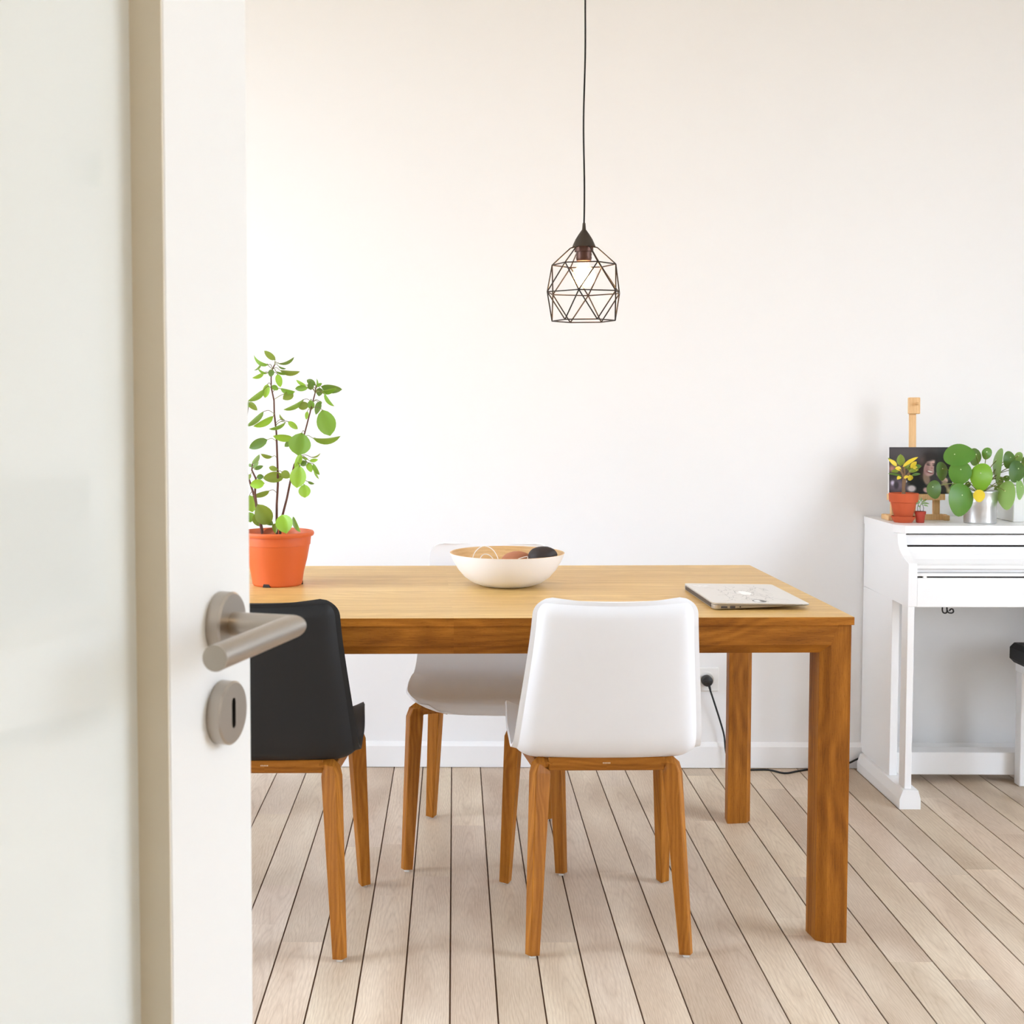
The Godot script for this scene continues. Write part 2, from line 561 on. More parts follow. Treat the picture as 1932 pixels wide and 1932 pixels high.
func room() -> void:
	# floor of pale oak boards with dark open joints
	var fl := Node3D.new()
	fl.name = numbered("floor")
	add_child(fl)
	tag(fl, "pale oak plank floor with thin dark joints", "", "", "structure")
	obj("underlay", span(surf(), Vector3(XL - 0.2, -0.12, ZB - 0.2), Vector3(XR + 0.2, -0.0025, ZF)), M.underlay, fl)
	rng.seed = 21
	var pitch := 0.0967
	var gap := 0.0037
	var k0 := int(ceil((XL + 0.008) / pitch)) - 1
	var k1 := int(floor((XR + 0.008) / pitch))
	var step := 0
	for k in range(k0, k1 + 1):
		var x0 := maxf(-0.008 + k * pitch + gap / 2.0, XL)
		var x1 := minf(-0.008 + (k + 1) * pitch - gap / 2.0, XR)
		if x1 - x0 < 0.01: continue
		var z := ZB + 0.001 - rng.randf_range(0.1, 1.25)
		while z < ZF:
			var a := maxf(z, ZB + 0.001)
			var b := minf(z + 1.29, ZF)
			if b - a > 0.02:
				var s := surf()
				var tone := rng.randf_range(0.84, 1.0)
				s.set_color(Color(tone, tone * rng.randf_range(0.975, 1.0), tone * rng.randf_range(0.95, 1.0)))
				var row := rng.randi() % 8
				var v0 := (row + 0.03) / 8.0
				var v1 := (row + 0.97) / 8.0
				var off := rng.randf() if row % 2 else 0.0
				var u0 := off + (a - z) / 1.3
				var u1 := off + (b - z) / 1.3
				if rng.randf() < 0.5:
					var q := v0
					v0 = v1
					v1 = q
				var t := [Vector3(x0, 0, a), Vector3(x1, 0, a), Vector3(x1, 0, b), Vector3(x0, 0, b)]
				var uv := [Vector2(u0, v0), Vector2(u0, v1), Vector2(u1, v1), Vector2(u1, v0)]
				face(s, t, Vector3.UP, uv)
				for e in 4:
					var f := (e + 1) % 4
					var m: Vector3 = (t[e] + t[f]) / 2.0
					var dn := Vector3(0, -0.0025, 0)
					face(s, [t[e], t[f], t[f] + dn, t[e] + dn], m - Vector3((x0 + x1) / 2.0, 0, (a + b) / 2.0), [uv[e], uv[f], uv[f], uv[e]])
				obj("plank", s, M.floor_oak, fl)
			z += 1.29
		step += 1
	# walls, with thickness
	struct("wall_back", span(surf(), Vector3(XL - 0.2, -0.12, ZB - 0.2), Vector3(XR + 0.2, CEIL, ZB)), M.wall_paint, "plain white plaster wall behind the table and piano")
	var s := surf()
	var wl := [-3.55, -1.75, 0.1, 2.7]
	_holed(s, XL - 0.2, XL, wl)
	struct("wall_left", s, M.wall_paint, "white wall with a window, left of the room")
	s = surf()
	var wr := [-2.85, -1.25, 0.1, 2.7]
	_holed(s, XR, XR + 0.2, wr)
	struct("wall_right", s, M.wall_paint, "white wall with a tall window, right of the room")
	s = surf()
	span(s, Vector3(XL - 0.2, -0.12, ZF), Vector3(-0.46, CEIL, ZF + 0.14))
	span(s, Vector3(0.50, -0.12, ZF), Vector3(XR + 0.2, CEIL, ZF + 0.14))
	span(s, Vector3(-0.46, 2.08, ZF), Vector3(0.50, CEIL, ZF + 0.14))
	struct("wall_front", s, M.wall_paint, "white wall with the doorway the picture is taken through")
	struct("ceiling", span(surf(), Vector3(XL - 0.2, CEIL, ZB - 0.2), Vector3(XR + 0.2, CEIL + 0.2, 1.9)), M.ceiling_paint, "white ceiling")
	# hall behind the doorway
	struct("floor_hall", span(surf(), Vector3(-1.3, -0.12, ZF), Vector3(1.3, 0.0, 1.9)), M.hall_floor, "wooden floor of the hall")
	struct("wall_hall_left", span(surf(), Vector3(-1.4, -0.12, ZF + 0.14), Vector3(-1.2, CEIL, 1.9)), M.hall_paint, "beige wall of the hall, left")
	struct("wall_hall_right", span(surf(), Vector3(1.2, -0.12, ZF + 0.14), Vector3(1.4, CEIL, 1.9)), M.hall_paint, "beige wall of the hall, right")
	struct("wall_hall_back", span(surf(), Vector3(-1.4, -0.12, 1.7), Vector3(1.4, CEIL, 1.9)), M.hall_paint, "beige wall at the end of the hall")
	# unseen warm lamp, added in the hall to brighten the inner door edge
	var hl := thing("added_hall_lamp", "unseen globe lamp added in the hall to brighten the door edge", "lamp", Vector3(0.80, 2.38, 0.75))
	var gs := surf()
	var gp := []
	for k in 17:
		var a := deg_to_rad(lerpf(-90.0, 90.0, k / 16.0))
		gp.append(Vector2(maxf(0.11 * cos(a), 0.0005), 0.11 * sin(a)))
	lathe(gs, gp, 32)
	obj("added_lamp_globe", gs, M.added_globe_glow, hl)
	gs = surf()
	tube(gs, [Vector3(0, 0.108, 0), Vector3(0, CEIL - 2.38, 0)], 0.004, 8)
	obj("cord", gs, M.cord, hl)
	var ol := OmniLight3D.new()
	ol.name = "added_hall_light"
	ol.light_color = c8(255, 240, 218)
	ol.light_energy = 0.42
	ol.light_size = 0.11
	ol.omni_range = 12.0
	ol.omni_attenuation = 2.0
	ol.shadow_enabled = true
	hl.add_child(ol)
	# windows
	window("window_1", XL - 0.1, wl, "tall white framed window in the left wall", 2)
	window("window_2", XR + 0.1, wr, "tall white framed window in the right wall", 2)
	# baseboards with a bevelled top
	var prof := [Vector2(0, 0.002), Vector2(0.016, 0.002), Vector2(0.016, 0.073), Vector2(0.004, 0.086), Vector2(0, 0.086)]
	s = surf()
	prism(s, prof, 0.0, XR - XL, Transform3D(Basis(Vector3(0, 0, 1), Vector3(0, 1, 0), Vector3(1, 0, 0)), Vector3(XL, 0, ZB)))
	struct("baseboard_back", s, M.trim_paint, "white baseboard along the back wall")
	s = surf()
	prism(s, prof, 0.0, ZF - ZB - 0.02, Transform3D(Basis(Vector3(1, 0, 0), Vector3(0, 1, 0), Vector3(0, 0, 1)), Vector3(XL, 0, ZB + 0.02)))
	struct("baseboard_left", s, M.trim_paint, "white baseboard along the left wall")

func _holed(s: SurfaceTool, x0: float, x1: float, w: Array) -> void:
	span(s, Vector3(x0, -0.12, ZB - 0.2), Vector3(x1, CEIL, w[0]))
	span(s, Vector3(x0, -0.12, w[1]), Vector3(x1, CEIL, ZF + 0.14))
	span(s, Vector3(x0, -0.12, w[0]), Vector3(x1, w[2], w[1]))
	span(s, Vector3(x0, w[3], w[0]), Vector3(x1, CEIL, w[1]))

func window(called: String, x: float, w: Array, label: String, sashes: int) -> void:
	var o := Node3D.new()
	o.name = numbered(called)
	add_child(o)
	tag(o, label, "", "", "structure")
	o.position = Vector3(x, w[2], w[0])
	var W: float = w[1] - w[0]
	var H: float = w[3] - w[2]
	var f := surf()
	span(f, Vector3(-0.035, 0, 0), Vector3(0.035, 0.06, W), 0.004)
	span(f, Vector3(-0.035, H - 0.06, 0), Vector3(0.035, H, W), 0.004)
	span(f, Vector3(-0.035, 0, 0), Vector3(0.035, H, 0.06), 0.004)
	span(f, Vector3(-0.035, 0, W - 0.06), Vector3(0.035, H, W), 0.004)
	for k in range(1, sashes): span(f, Vector3(-0.035, 0.05, W * k / sashes - 0.05), Vector3(0.035, H - 0.05, W * k / sashes + 0.05), 0.004)
	obj("window_frame", f, M.trim_paint, o)
	for k in sashes:
		var p := surf()
		face(p, [Vector3(0, 0.06, W * k / sashes + 0.05), Vector3(0, 0.06, W * (k + 1) / sashes - 0.05), Vector3(0, H - 0.06, W * (k + 1) / sashes - 0.05), Vector3(0, H - 0.06, W * k / sashes + 0.05)], Vector3.RIGHT)
		obj("window_pane", p, M.window_glass, o)

# ---------------------------------------------------------------- the door in the foreground
func door() -> void:
	var W := 0.86
	var o := Node3D.new()
	o.name = numbered("door_1")
	add_child(o)
	tag(o, "white glazed door standing open in the left foreground", "", "", "structure")
	var th := deg_to_rad(73.8)
	var free := Vector3(-0.1755, 0.0, -1.119)
	o.rotation.y = th
	o.position = free - Vector3(cos(th), 0, -sin(th)) * W
	var T := 0.04
	var H := 2.04
	var y0 := 0.008
	var st := 0.143   # stile width
	# frame: two stiles and two rails around the glass
	obj("stile", span(surf(), Vector3(W - st, y0, -T), Vector3(W, H, 0), 0.0012), M.door_lacquer, o)
	obj("stile", span(surf(), Vector3(0, y0, -T), Vector3(st, H, 0), 0.0012), M.door_lacquer, o)
	obj("rail", span(surf(), Vector3(st, y0, -T), Vector3(W - st, y0 + 0.24, 0), 0.0012), M.door_lacquer, o)
	obj("rail", span(surf(), Vector3(st, H - st, -T), Vector3(W - st, H, 0), 0.0012), M.door_lacquer, o)
	# glazing bead lining the opening
	var b := surf()
	span(b, Vector3(W - st - 0.0015, y0 + 0.24, -0.027), Vector3(W - st + 0.0001, H - st, -0.0008))
	span(b, Vector3(st - 0.0001, y0 + 0.24, -0.027), Vector3(st + 0.0015, H - st, -0.0008))
	span(b, Vector3(st, y0 + 0.24 - 0.0001, -0.027), Vector3(W - st, y0 + 0.2415, -0.0008))
	span(b, Vector3(st, H - st - 0.0015, -0.027), Vector3(W - st, H - st + 0.0001, -0.0008))
	tag(obj("glazing_bead", b, M.glazing_bead, o), "beige lining around the glass")
	tag(obj("glass_panel", span(surf(), Vector3(st, y0 + 0.24, -0.035), Vector3(W - st, H - st, -0.027)), M.opal_glass, o), "glossy milky glass panel")
	# lever handle
	var hx := W - 0.0585
	var hy := 1.054
	var h := surf()
	var out := Transform3D(Basis(Vector3(1, 0, 0), Vector3(0, 0, 1), Vector3(0, -1, 0)), Vector3(hx, hy, 0))
	lathe(h, [Vector2(0, 0.0122), Vector2(0.0245, 0.0122), Vector2(0.026, 0.0107), Vector2(0.026, 0.0003), Vector2(0, 0.0003)], 56, out, 25.0)
	obj("handle_rose", h, M.steel, o)
	var lv := surf()
	var c := Vector3(hx, hy, 0.063)
	var r := 0.0096
	# two round bars mitred at the corner
	var rows := []
	for e in 4:
		var row := []
		for k in 32:
			var a := TAU * k / 32.0
			if e < 2:
				var off := Vector3(cos(a) * r, sin(a) * r, 0)
				row.append(Vector3(hx, hy, 0.012) + off if e == 0 else c + off + Vector3(0, 0, -off.x * -1.0))
			else:
				var off := Vector3(0, sin(a) * r, cos(a) * r)
				row.append(c + off + Vector3(off.z, 0, 0) if e == 2 else c + Vector3(-0.135, 0, 0) + off)
		rows.append(row)
	sheet(lv, [rows[0], rows[1]], false, 1, true)
	sheet(lv, [rows[2], rows[3]], false, 2, true)
	face(lv, rows[3], Vector3(-1, 0, 0))
	obj("lever", lv, M.steel, o)
	# keyhole escutcheon, the slot a real opening
	var ey := hy - 0.0735
	var ring := surf()
	var et := Transform3D(Basis(Vector3(1, 0, 0), Vector3(0, 0, 1), Vector3(0, -1, 0)), Vector3(hx, ey, 0))
	lathe(ring, [Vector2(0.0245, 0.0122), Vector2(0.026, 0.0107), Vector2(0.026, 0.0003)], 56, et, 25.0)
	var slot := []
	var rim := []
	for k in 56:
		var a := TAU * k / 56.0
		rim.append(Vector3(hx + cos(a) * 0.0245, ey + sin(a) * 0.0245, 0.0122))
		var sy := 0.0125
		var p := Vector2(cos(a), sin(a))
		var q := Vector2(p.x * 0.0034, signf(p.y) * (sy - 0.0034) + p.y * 0.0034)
		if absf(p.y) < 0.5: q = Vector2(signf(p.x) * 0.0034, p.y / 0.5 * (sy - 0.0034))
		slot.append(Vector3(hx + q.x, ey + q.y, 0.0122))
	var deep := []
	for p in slot: deep.append(p + Vector3(0, 0, -0.010))
	sheet(ring, [rim, slot], true, 7, true)
	obj("escutcheon", ring, M.steel, o)
	var kh := surf()
	sheet(kh, [slot, deep], true, 8, true)
	face(kh, deep, Vector3(0, 0, 1))
	obj("keyhole", kh, M.keyhole, o)

# ---------------------------------------------------------------- table
func table() -> void:
	var o := thing("dining_table", "long honey oak dining table with mitred apron and chamfered legs", "table", Vector3(-0.0136, 0, -3.374), deg_to_rad(1.6))
	var hx := 0.9
	var hz := 0.465
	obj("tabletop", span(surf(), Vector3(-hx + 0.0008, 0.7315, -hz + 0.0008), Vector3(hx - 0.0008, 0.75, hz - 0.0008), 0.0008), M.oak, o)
	for sg in [-1.0, 1.0]:
		obj("edge_shade_strip", span(surf(), Vector3(-hx, 0.7316, sg * hz), Vector3(hx, 0.7492, sg * (hz - 0.0009))), M.oak_frame_shaded, o)  # thin strips added so the top's edges take the painted darker shade
		obj("edge_shade_strip", span(surf(), Vector3(sg * hx, 0.7316, -hz + 0.0009), Vector3(sg * (hx - 0.0009), 0.7492, hz - 0.0009)), M.oak_frame_shaded, o)
	var ox := hx - 0.004
	var oz := hz - 0.007
	var sec := [Vector2(0, 0), Vector2(46, 0), Vector2(67, 16), Vector2(72, 60), Vector2(72, 72), Vector2(60, 72), Vector2(16, 67), Vector2(0, 46)]
	for sx in [1, -1]:
		for sz in [1, -1]:
			var poly := []
			for p in sec: poly.append(Vector2(sx * (ox - p.x / 1000.0), sz * (oz - p.y / 1000.0)))
			var s := surf()
			prism(s, poly, 0.0, -0.7314, Transform3D(Basis(Vector3(1, 0, 0), Vector3(0, 0, 1), Vector3(0, -1, 0)), Vector3.ZERO))
			obj("leg", s, M.oak_upright_shaded, o)
	# aprons: flat face, chamfer below, ends cut on the slant over the legs
	var prof := [Vector2(-0.0008, 0.7314), Vector2(-0.0008, 0.686), Vector2(0.016, 0.665), Vector2(0.05, 0.665), Vector2(0.05, 0.7314)]
	var cut := [0.030, 0.046, 0.067, 0.067, 0.045]
	for k in 4:
		var along_x := k < 2
		var sg := 1.0 if k % 2 == 0 else -1.0
		var half := ox if along_x else oz
		var outer := oz if along_x else ox
		var ends := []
		for e in [-1.0, 1.0]:
			var loop := []
			for i in 5:
				var a: float = e * (half - cut[i])
				var d: float = sg * (outer - prof[i].x)
				loop.append(Vector3(a, prof[i].y, d) if along_x else Vector3(d, prof[i].y, a))
			ends.append(loop)
		var s := surf()
		var mid := Vector3(0, 0.7, sg * (outer - 0.025)) if along_x else Vector3(sg * (outer - 0.025), 0.7, 0)
		for i in 5:
			var j := (i + 1) % 5
			var q := [ends[0][i], ends[0][j], ends[1][j], ends[1][i]]
			face(s, q, (q[0] + q[1] + q[2] + q[3]) / 4.0 - mid)
		face(s, ends[0], ends[0][0] - ends[1][0])
		face(s, ends[1], ends[1][0] - ends[0][0])
		obj("apron", s, M.oak_frame_shaded, o)

# ---------------------------------------------------------------- chairs
var shell_line := []

func shell_at(t: float, x: float) -> Vector3:
	var f := t * (shell_line.size() - 1)
	var i := mini(int(f), shell_line.size() - 2)
	var p: Vector2 = shell_line[i].lerp(shell_line[i + 1], f - i)   # (z, y)
	# half width along the shell: rounded at both ends
	var w := 0.0
	if t < 0.5: w = lerpf(0.203, 0.214, smoothstep(0.0, 0.35, t))
	else: w = lerpf(0.214, 0.176, smoothstep(0.5, 1.0, t) * 0.4 + (t - 0.5) * 2.0 * 0.6)
	var L := 0.98
	if t * L < 0.06: w -= 0.06 - sqrt(maxf(0.0, 0.06 * 0.06 - pow(0.06 - t * L, 2.0)))
	var top := (1.0 - t) * L
	if top < 0.04: w -= 0.04 - sqrt(maxf(0.0, 0.04 * 0.04 - pow(0.04 - top, 2.0)))
	var ax := absf(x)
	var seat := 1.0 - smoothstep(0.38, 0.60, t)
	var up := 0.026 * pow(ax, 4.0) * seat
	var fwd := (0.018 * pow(ax, 2.2)) * (1.0 - seat) + 0.012 * pow(ax, 4.0) * seat * smoothstep(0.3, 0.5, t)
	var rise := 0.006 * pow(ax, 2.0) * smoothstep(0.9, 1.0, t)
	return Vector3(x * w, p.y + up + rise, p.x - fwd)

func shell_normal(t: float, x: float) -> Vector3:
	var e := 0.004
	var a := shell_at(minf(t + e, 1.0), x * 0.98) - shell_at(maxf(t - e, 0.0), x * 0.98)
	var b := shell_at(clampf(t, 0.02, 0.975), minf(x + e, 1.0)) - shell_at(clampf(t, 0.02, 0.975), maxf(x - e, -1.0))
	return a.cross(b).normalized()   # up on the seat, forward on the back

func make_chair(called: String, label: String, shell: Material, at: Vector3, turn: float) -> Node3D:
	var o := thing(called, label, "chair", at, turn, "shell dining chairs around the table")
	shell_line = spline([Vector2(-0.238, 0.420), Vector2(-0.218, 0.446), Vector2(-0.15, 0.451), Vector2(-0.02, 0.438), Vector2(0.09, 0.433), Vector2(0.150, 0.442), Vector2(0.190, 0.476), Vector2(0.222, 0.55), Vector2(0.262, 0.66), Vector2(0.289, 0.745), Vector2(0.304, 0.806)], 8)
	# even spacing along the line
	var even := []
	var total := 0.0
	for i in shell_line.size() - 1: total += shell_line[i].distance_to(shell_line[i + 1])
	var want := 0.0
	var run := 0.0
	for i in shell_line.size() - 1:
		var d: float = shell_line[i].distance_to(shell_line[i + 1])
		while want <= run + d + 1e-9:
			even.append(shell_line[i].lerp(shell_line[i + 1], (want - run) / d))
			want += total / 60.0
		run += d
	shell_line = even
	var NT := 90
	var NX := 28
	var inner := []
	var outer := []
	for i in NT + 1:
		var t := float(i) / NT
		t = lerpf(t, 0.5 - 0.5 * cos(PI * t), 0.8)
		var a := []
		var b := []
		for j in NX + 1:
			var x := -1.0 + 2.0 * j / NX
			x = signf(x) * pow(absf(x), 0.8)
			var p := shell_at(t, x)
			var n := shell_normal(t, x)
			a.append(p + n * 0.0035)
			b.append(p - n * 0.0035)
		inner.append(a)
		outer.append(b)
	var s := surf()
	sheet(s, inner, true, 1)
	sheet(s, outer, false, 2)
	sheet(s, [inner[0], outer[0]], false, 3)
	sheet(s, [inner[NT], outer[NT]], true, 4)
	var li := []
	var lo := []
	var ri := []
	var ro := []
	for i in NT + 1:
		li.append(inner[i][0])
		lo.append(outer[i][0])
		ri.append(inner[i][NX])
		ro.append(outer[i][NX])
	sheet(s, [li, lo], true, 5)
	sheet(s, [ri, ro], false, 6)
	obj("seat_shell", s, shell, o)
	# raised moulded panel on the outside of the back, running under the seat
	var rows := []
	for i in 71:
		var tt := 0.5 - 0.5 * cos(PI * i / 70.0)
		var t := lerpf(0.30, 0.990, tt)
		var row := []
		for j in 33:
			var x := -1.0 + j / 16.0
			x = signf(x) * pow(absf(x), 0.7)
			var k := x * 0.945
			var edge := minf(1.0 - absf(x), minf((1.0 - tt) * 4.0, tt * 2.6))
			var lift := 0.0125 * (1.0 - pow(1.0 - clampf(edge / 0.22, 0.0, 1.0), 2.4)) + 0.0030
			row.append(shell_at(t, k) - shell_normal(t, k) * lift)
		rows.append(row)
	s = surf()
	sheet(s, rows, false, 1)
	obj("back_panel", s, shell, o)
	# bent wood under-frame: each leg turns inwards under the seat
	for sx in [-1.0, 1.0]:
		for rear in [true, false]:
			var foot := Vector3(sx * (0.171 if rear else 0.202), 0.006, 0.225 if rear else -0.225)
			var knee := Vector3(sx * (0.150 if rear else 0.186), 0.395, 0.158 if rear else -0.168)
			var turn_ := Vector3(sx * (0.139 if rear else 0.172), 0.419, 0.150 if rear else -0.160)
			var tip := Vector3(sx * (0.085 if rear else 0.10), 0.421 if rear else 0.416, 0.146 if rear else -0.150)
			var side := Vector3(sx * 0.90, 0, 0.44 if rear else -0.44).normalized()
			s = surf()
			var mid := foot.lerp(knee, 0.5)
			sweep_bar(s, [foot, mid, knee, knee.lerp(turn_, 0.5) + Vector3(sx * 0.003, 0.003, 0), turn_, tip], [Vector2(0.0125, 0.0125), Vector2(0.016, 0.0145), Vector2(0.0195, 0.016), Vector2(0.0175, 0.016), Vector2(0.0135, 0.0155), Vector2(0.010, 0.014)], side, 0.002)
			obj("leg", s, M.chair_oak_upright, o)
			obj("foot_pad", bx(Vector3(0.013, 0.006, 0.013), Vector3(foot.x, 0.003, foot.z), 0.001), M.plastic_white, o)
	obj("rear_rail", bx(Vector3(0.262, 0.030, 0.020), Vector3(0, 0.4175, 0.155), 0.002), M.chair_oak, o)
	obj("front_rail", bx(Vector3(0.31, 0.018, 0.020), Vector3(0, 0.418, -0.146), 0.002), M.chair_oak, o)
	for sx in [-1.0, 1.0]:
		s = surf()
		sweep_bar(s, [Vector3(sx * 0.148, 0.404, 0.150), Vector3(sx * 0.178, 0.402, -0.155)], [Vector2(0.010, 0.013), Vector2(0.010, 0.013)], Vector3.RIGHT, 0.002)
		obj("side_rail", s, M.chair_oak, o)
	s = surf()
	for k in 5: span(s, Vector3(-0.0085 + k * 0.0036, 0.4185, 0.165), Vector3(-0.0085 + k * 0.0036 + 0.0022, 0.4215, 0.1653))
	tag(obj("maker_mark", s, M.petiole_mark, o), "tiny pale mark on the rail")
	return o

# ---------------------------------------------------------------- pendant lamp
func lamp() -> void:
	var X := 0.330
	var Z := -3.37
	var o := thing("pendant_lamp", "black geometric wire cage pendant lamp with a glowing bulb over the table", "lamp", Vector3(X, 1.51, Z))
	var s := surf()
	lathe(s, [Vector2(0.0, 0.176), Vector2(0.0036, 0.176), Vector2(0.0050, 0.160), Vector2(0.0062, 0.158), Vector2(0.014, 0.147), Vector2(0.0215, 0.135), Vector2(0.0265, 0.124), Vector2(0.030, 0.1155), Vector2(0.0285, 0.1155), Vector2(0.020, 0.130), Vector2(0.0, 0.14)], 40, Transform3D.IDENTITY, 40.0)
	obj("cap", s, M.cap_metal, o)
	s = surf()
	var pts := []
	for k in 41:
		var y := 0.174 + k / 40.0 * (CEIL - 1.51 - 0.174 - 0.03)
		pts.append(Vector3(0.0012 * sin(k * 0.55) - 0.0015 * sin(k * 0.19), y, 0.001 * sin(k * 0.4)))
	tube(s, pts, 0.0022, 8)
	obj("cord", s, M.cord, o)
	s = surf()
	lathe(s, [Vector2(0, CEIL - 1.51 - 0.034), Vector2(0.04, CEIL - 1.51 - 0.03), Vector2(0.05, CEIL - 1.51 - 0.02), Vector2(0.05, CEIL - 1.51), Vector2(0, CEIL - 1.51)], 36)
	obj("ceiling_rose", s, M.cap_metal, o)
	# cage: three hexagons, the middle one turned by thirty degrees
	var ring := func(r: float, y: float, off: float) -> Array:
		var q := []
		for k in 6:
			var a := deg_to_rad(off + 60.0 * k)
			q.append(Vector3(r * sin(a), y, r * cos(a)))
		return q
	var top: Array = ring.call(0.034, 0.1135, 19.5)
	var up: Array = ring.call(0.081, 0.071, 19.5)
	var mid: Array = ring.call(0.0995, 0.0, -12.5)
	var low: Array = ring.call(0.0805, -0.0715, 19.5)
	var bars := []
	for k in 6:
		var n := (k + 1) % 6
		bars.append([top[k], up[k]])
		bars.append([up[k], up[n]])
		bars.append([mid[k], mid[n]])
		bars.append([low[k], low[n]])
		bars.append([up[k], mid[k]])
		bars.append([up[k], mid[n]])
		bars.append([low[k], mid[k]])
		bars.append([low[k], mid[n]])
		bars.append([top[k], Vector3(top[k].x * 0.78, 0.1150, top[k].z * 0.78)])
	for b in bars:
		s = surf()
		tube(s, [b[0], b[1]], 0.0017, 6)
		obj("cage_wire", s, M.black_metal, o)
	# socket and bulb
	s = surf()
	lathe(s, [Vector2(0.0, 0.126), Vector2(0.024, 0.126), Vector2(0.024, 0.1035), Vector2(0.0195, 0.1035), Vector2(0.0195, 0.100), Vector2(0.0205, 0.096), Vector2(0.0195, 0.092), Vector2(0.0205, 0.088), Vector2(0.0195, 0.084), Vector2(0.0185, 0.080), Vector2(0.0, 0.080)], 32)
	obj("socket", s, M.socket, o)
	var bulb := Node3D.new()
	bulb.name = "bulb"
	o.add_child(bulb)
	s = surf()
	var gp := [Vector2(0.0125, 0.082), Vector2(0.0135, 0.074)]
	for k in 15:
		var a := deg_to_rad(lerpf(62.0, -90.0, k / 14.0))
		gp.append(Vector2(maxf(0.0301 * cos(a), 0.0002), 0.0405 + 0.0301 * sin(a)))
	lathe(s, gp, 40, Transform3D.IDENTITY, 60.0)
	obj("bulb_glass", s, M.bulb_glass, bulb)
	s = surf()
	var ip := []
	for k in 13:
		var a := deg_to_rad(lerpf(90.0, -90.0, k / 12.0))
		ip.append(Vector2(maxf(0.0135 * cos(a), 0.0002), 0.043 + 0.027 * sin(a)))
	lathe(s, ip, 24)
	obj("bulb_filament", s, M.lamp_glow, bulb)
	var l := OmniLight3D.new()
	l.name = "bulb_light"
	l.light_color = c8(255, 190, 120)
	l.light_energy = 0.05
	l.light_size = 0.014
	l.omni_range = 12.0
	l.omni_attenuation = 2.0
	l.shadow_enabled = true
	l.position = Vector3(0, 0.043, 0)
	bulb.add_child(l)

# ---------------------------------------------------------------- plants
const LEAVES := [[0,591,-28,614,16],[-17,578,-57,604,8],[2,583,49,598,5],[-41,581,-60,564,4],[-21,556,-48,572,5],[-32,558,-63,544,9],[9,564,62,561,11],[-1,561,32,555,5],[7,575,27,568,4],[6,554,13,520,18],[-8,566,-13,547,16],[-23,528,-31,492,19],[-10,523,7,513,14],[-29,514,-74,483,13],[-74,480,-50,459,16],[11,516,51,508,12],[44,504,18,488,24],[71,488,19,461,10],[83,518,48,516,16],[77,525,50,539,8],[101,525,78,539,16],[89,513,90,537,17],[104,521,104,542,5],[106,521,120,530,9],[117,522,171,514,21],[118,507,158,518,12],[127,504,153,470,9],[113,518,111,496,19],[89,486,92,461,19],[85,473,55,468,22],[80,456,78,435,10],[113,482,104,448,17],[111,480,120,478,9],[123,461,144,393,50],[95,387,169,392,14],[69,401,59,342,59],[44,387,-7,392,18],[40,378,21,364,16],[-6,444,-56,418,16],[-31,456,-74,418,12],[-25,382,-74,359,26],[32,430,56,410,15],[26,428,-16,411,8],[21,433,8,449,6],[-12,337,-41,345,10],[-60,319,-40,345,12],[-65,311,-72,319,9],[-62,309,-46,324,9],[-55,305,-33,314,11],[90,335,113,346,4],[87,326,109,330,10],[81,330,66,336,7],[78,326,64,314,16],[82,321,92,297,17],[97,319,113,290,12],[98,305,110,278,6],[64,345,49,309,17],[63,316,56,257,43],[73,265,75,230,32],[80,271,97,265,7],[19,284,-36,281,29],[14,298,36,283,22],[4,303,-19,310,14],[-31,287,-50,284,14],[-29,269,-67,264,25],[-19,248,-65,233,13],[-65,293,-74,276,10],[-72,236,-65,191,33],[-74,191,-70,164,28],[-48,214,-19,160,47],[-36,177,-10,157,19],[-56,188,-43,155,26],[19,188,33,141,45],[47,183,69,145,13],[0,165,4,141,16],
	[-80,300,-120,318,30],[-84,330,-118,352,26],[-86,240,-124,214,40],[-80,410,-112,430,24],[-70,470,-104,478,22]]
const STEMS := [[[0,128],[0,167],[0,212],[3,264],[3,316],[2,352],[0,402],[-5,449],[-5,485],[-12,518],[-13,544],[-9,566],[-3,578]],[[7,128],[9,164],[16,191],[25,226],[34,267],[46,316],[57,335],[65,369],[74,400],[89,457],[101,504],[104,525]],[[-35,128],[-43,174],[-52,208],[-56,243],[-53,281],[-63,303],[-62,319]],[[-47,188],[-58,229],[-62,241],[-72,274],[-81,305],[-84,360],[-82,420],[-72,475]]]
const STEM_Z := [4.0, -6.0, 14.0, 2.0]

func stem_near(p: Vector2) -> Vector3:
	var best := Vector3.ZERO
	var bd := 1e9
	for k in STEMS.size():
		for i in STEMS[k].size() - 1:
			var a := Vector2(STEMS[k][i][0], STEMS[k][i][1])
			var b := Vector2(STEMS[k][i + 1][0], STEMS[k][i + 1][1])
			var q := Geometry2D.get_closest_point_to_segment(p - Vector2(0, 6), a, b)
			var d := q.distance_to(p) + (40.0 if q.y > p.y + 14.0 else 0.0)
			if d < bd:
				bd = d
				best = Vector3(q.x, q.y, STEM_Z[k])
	return best

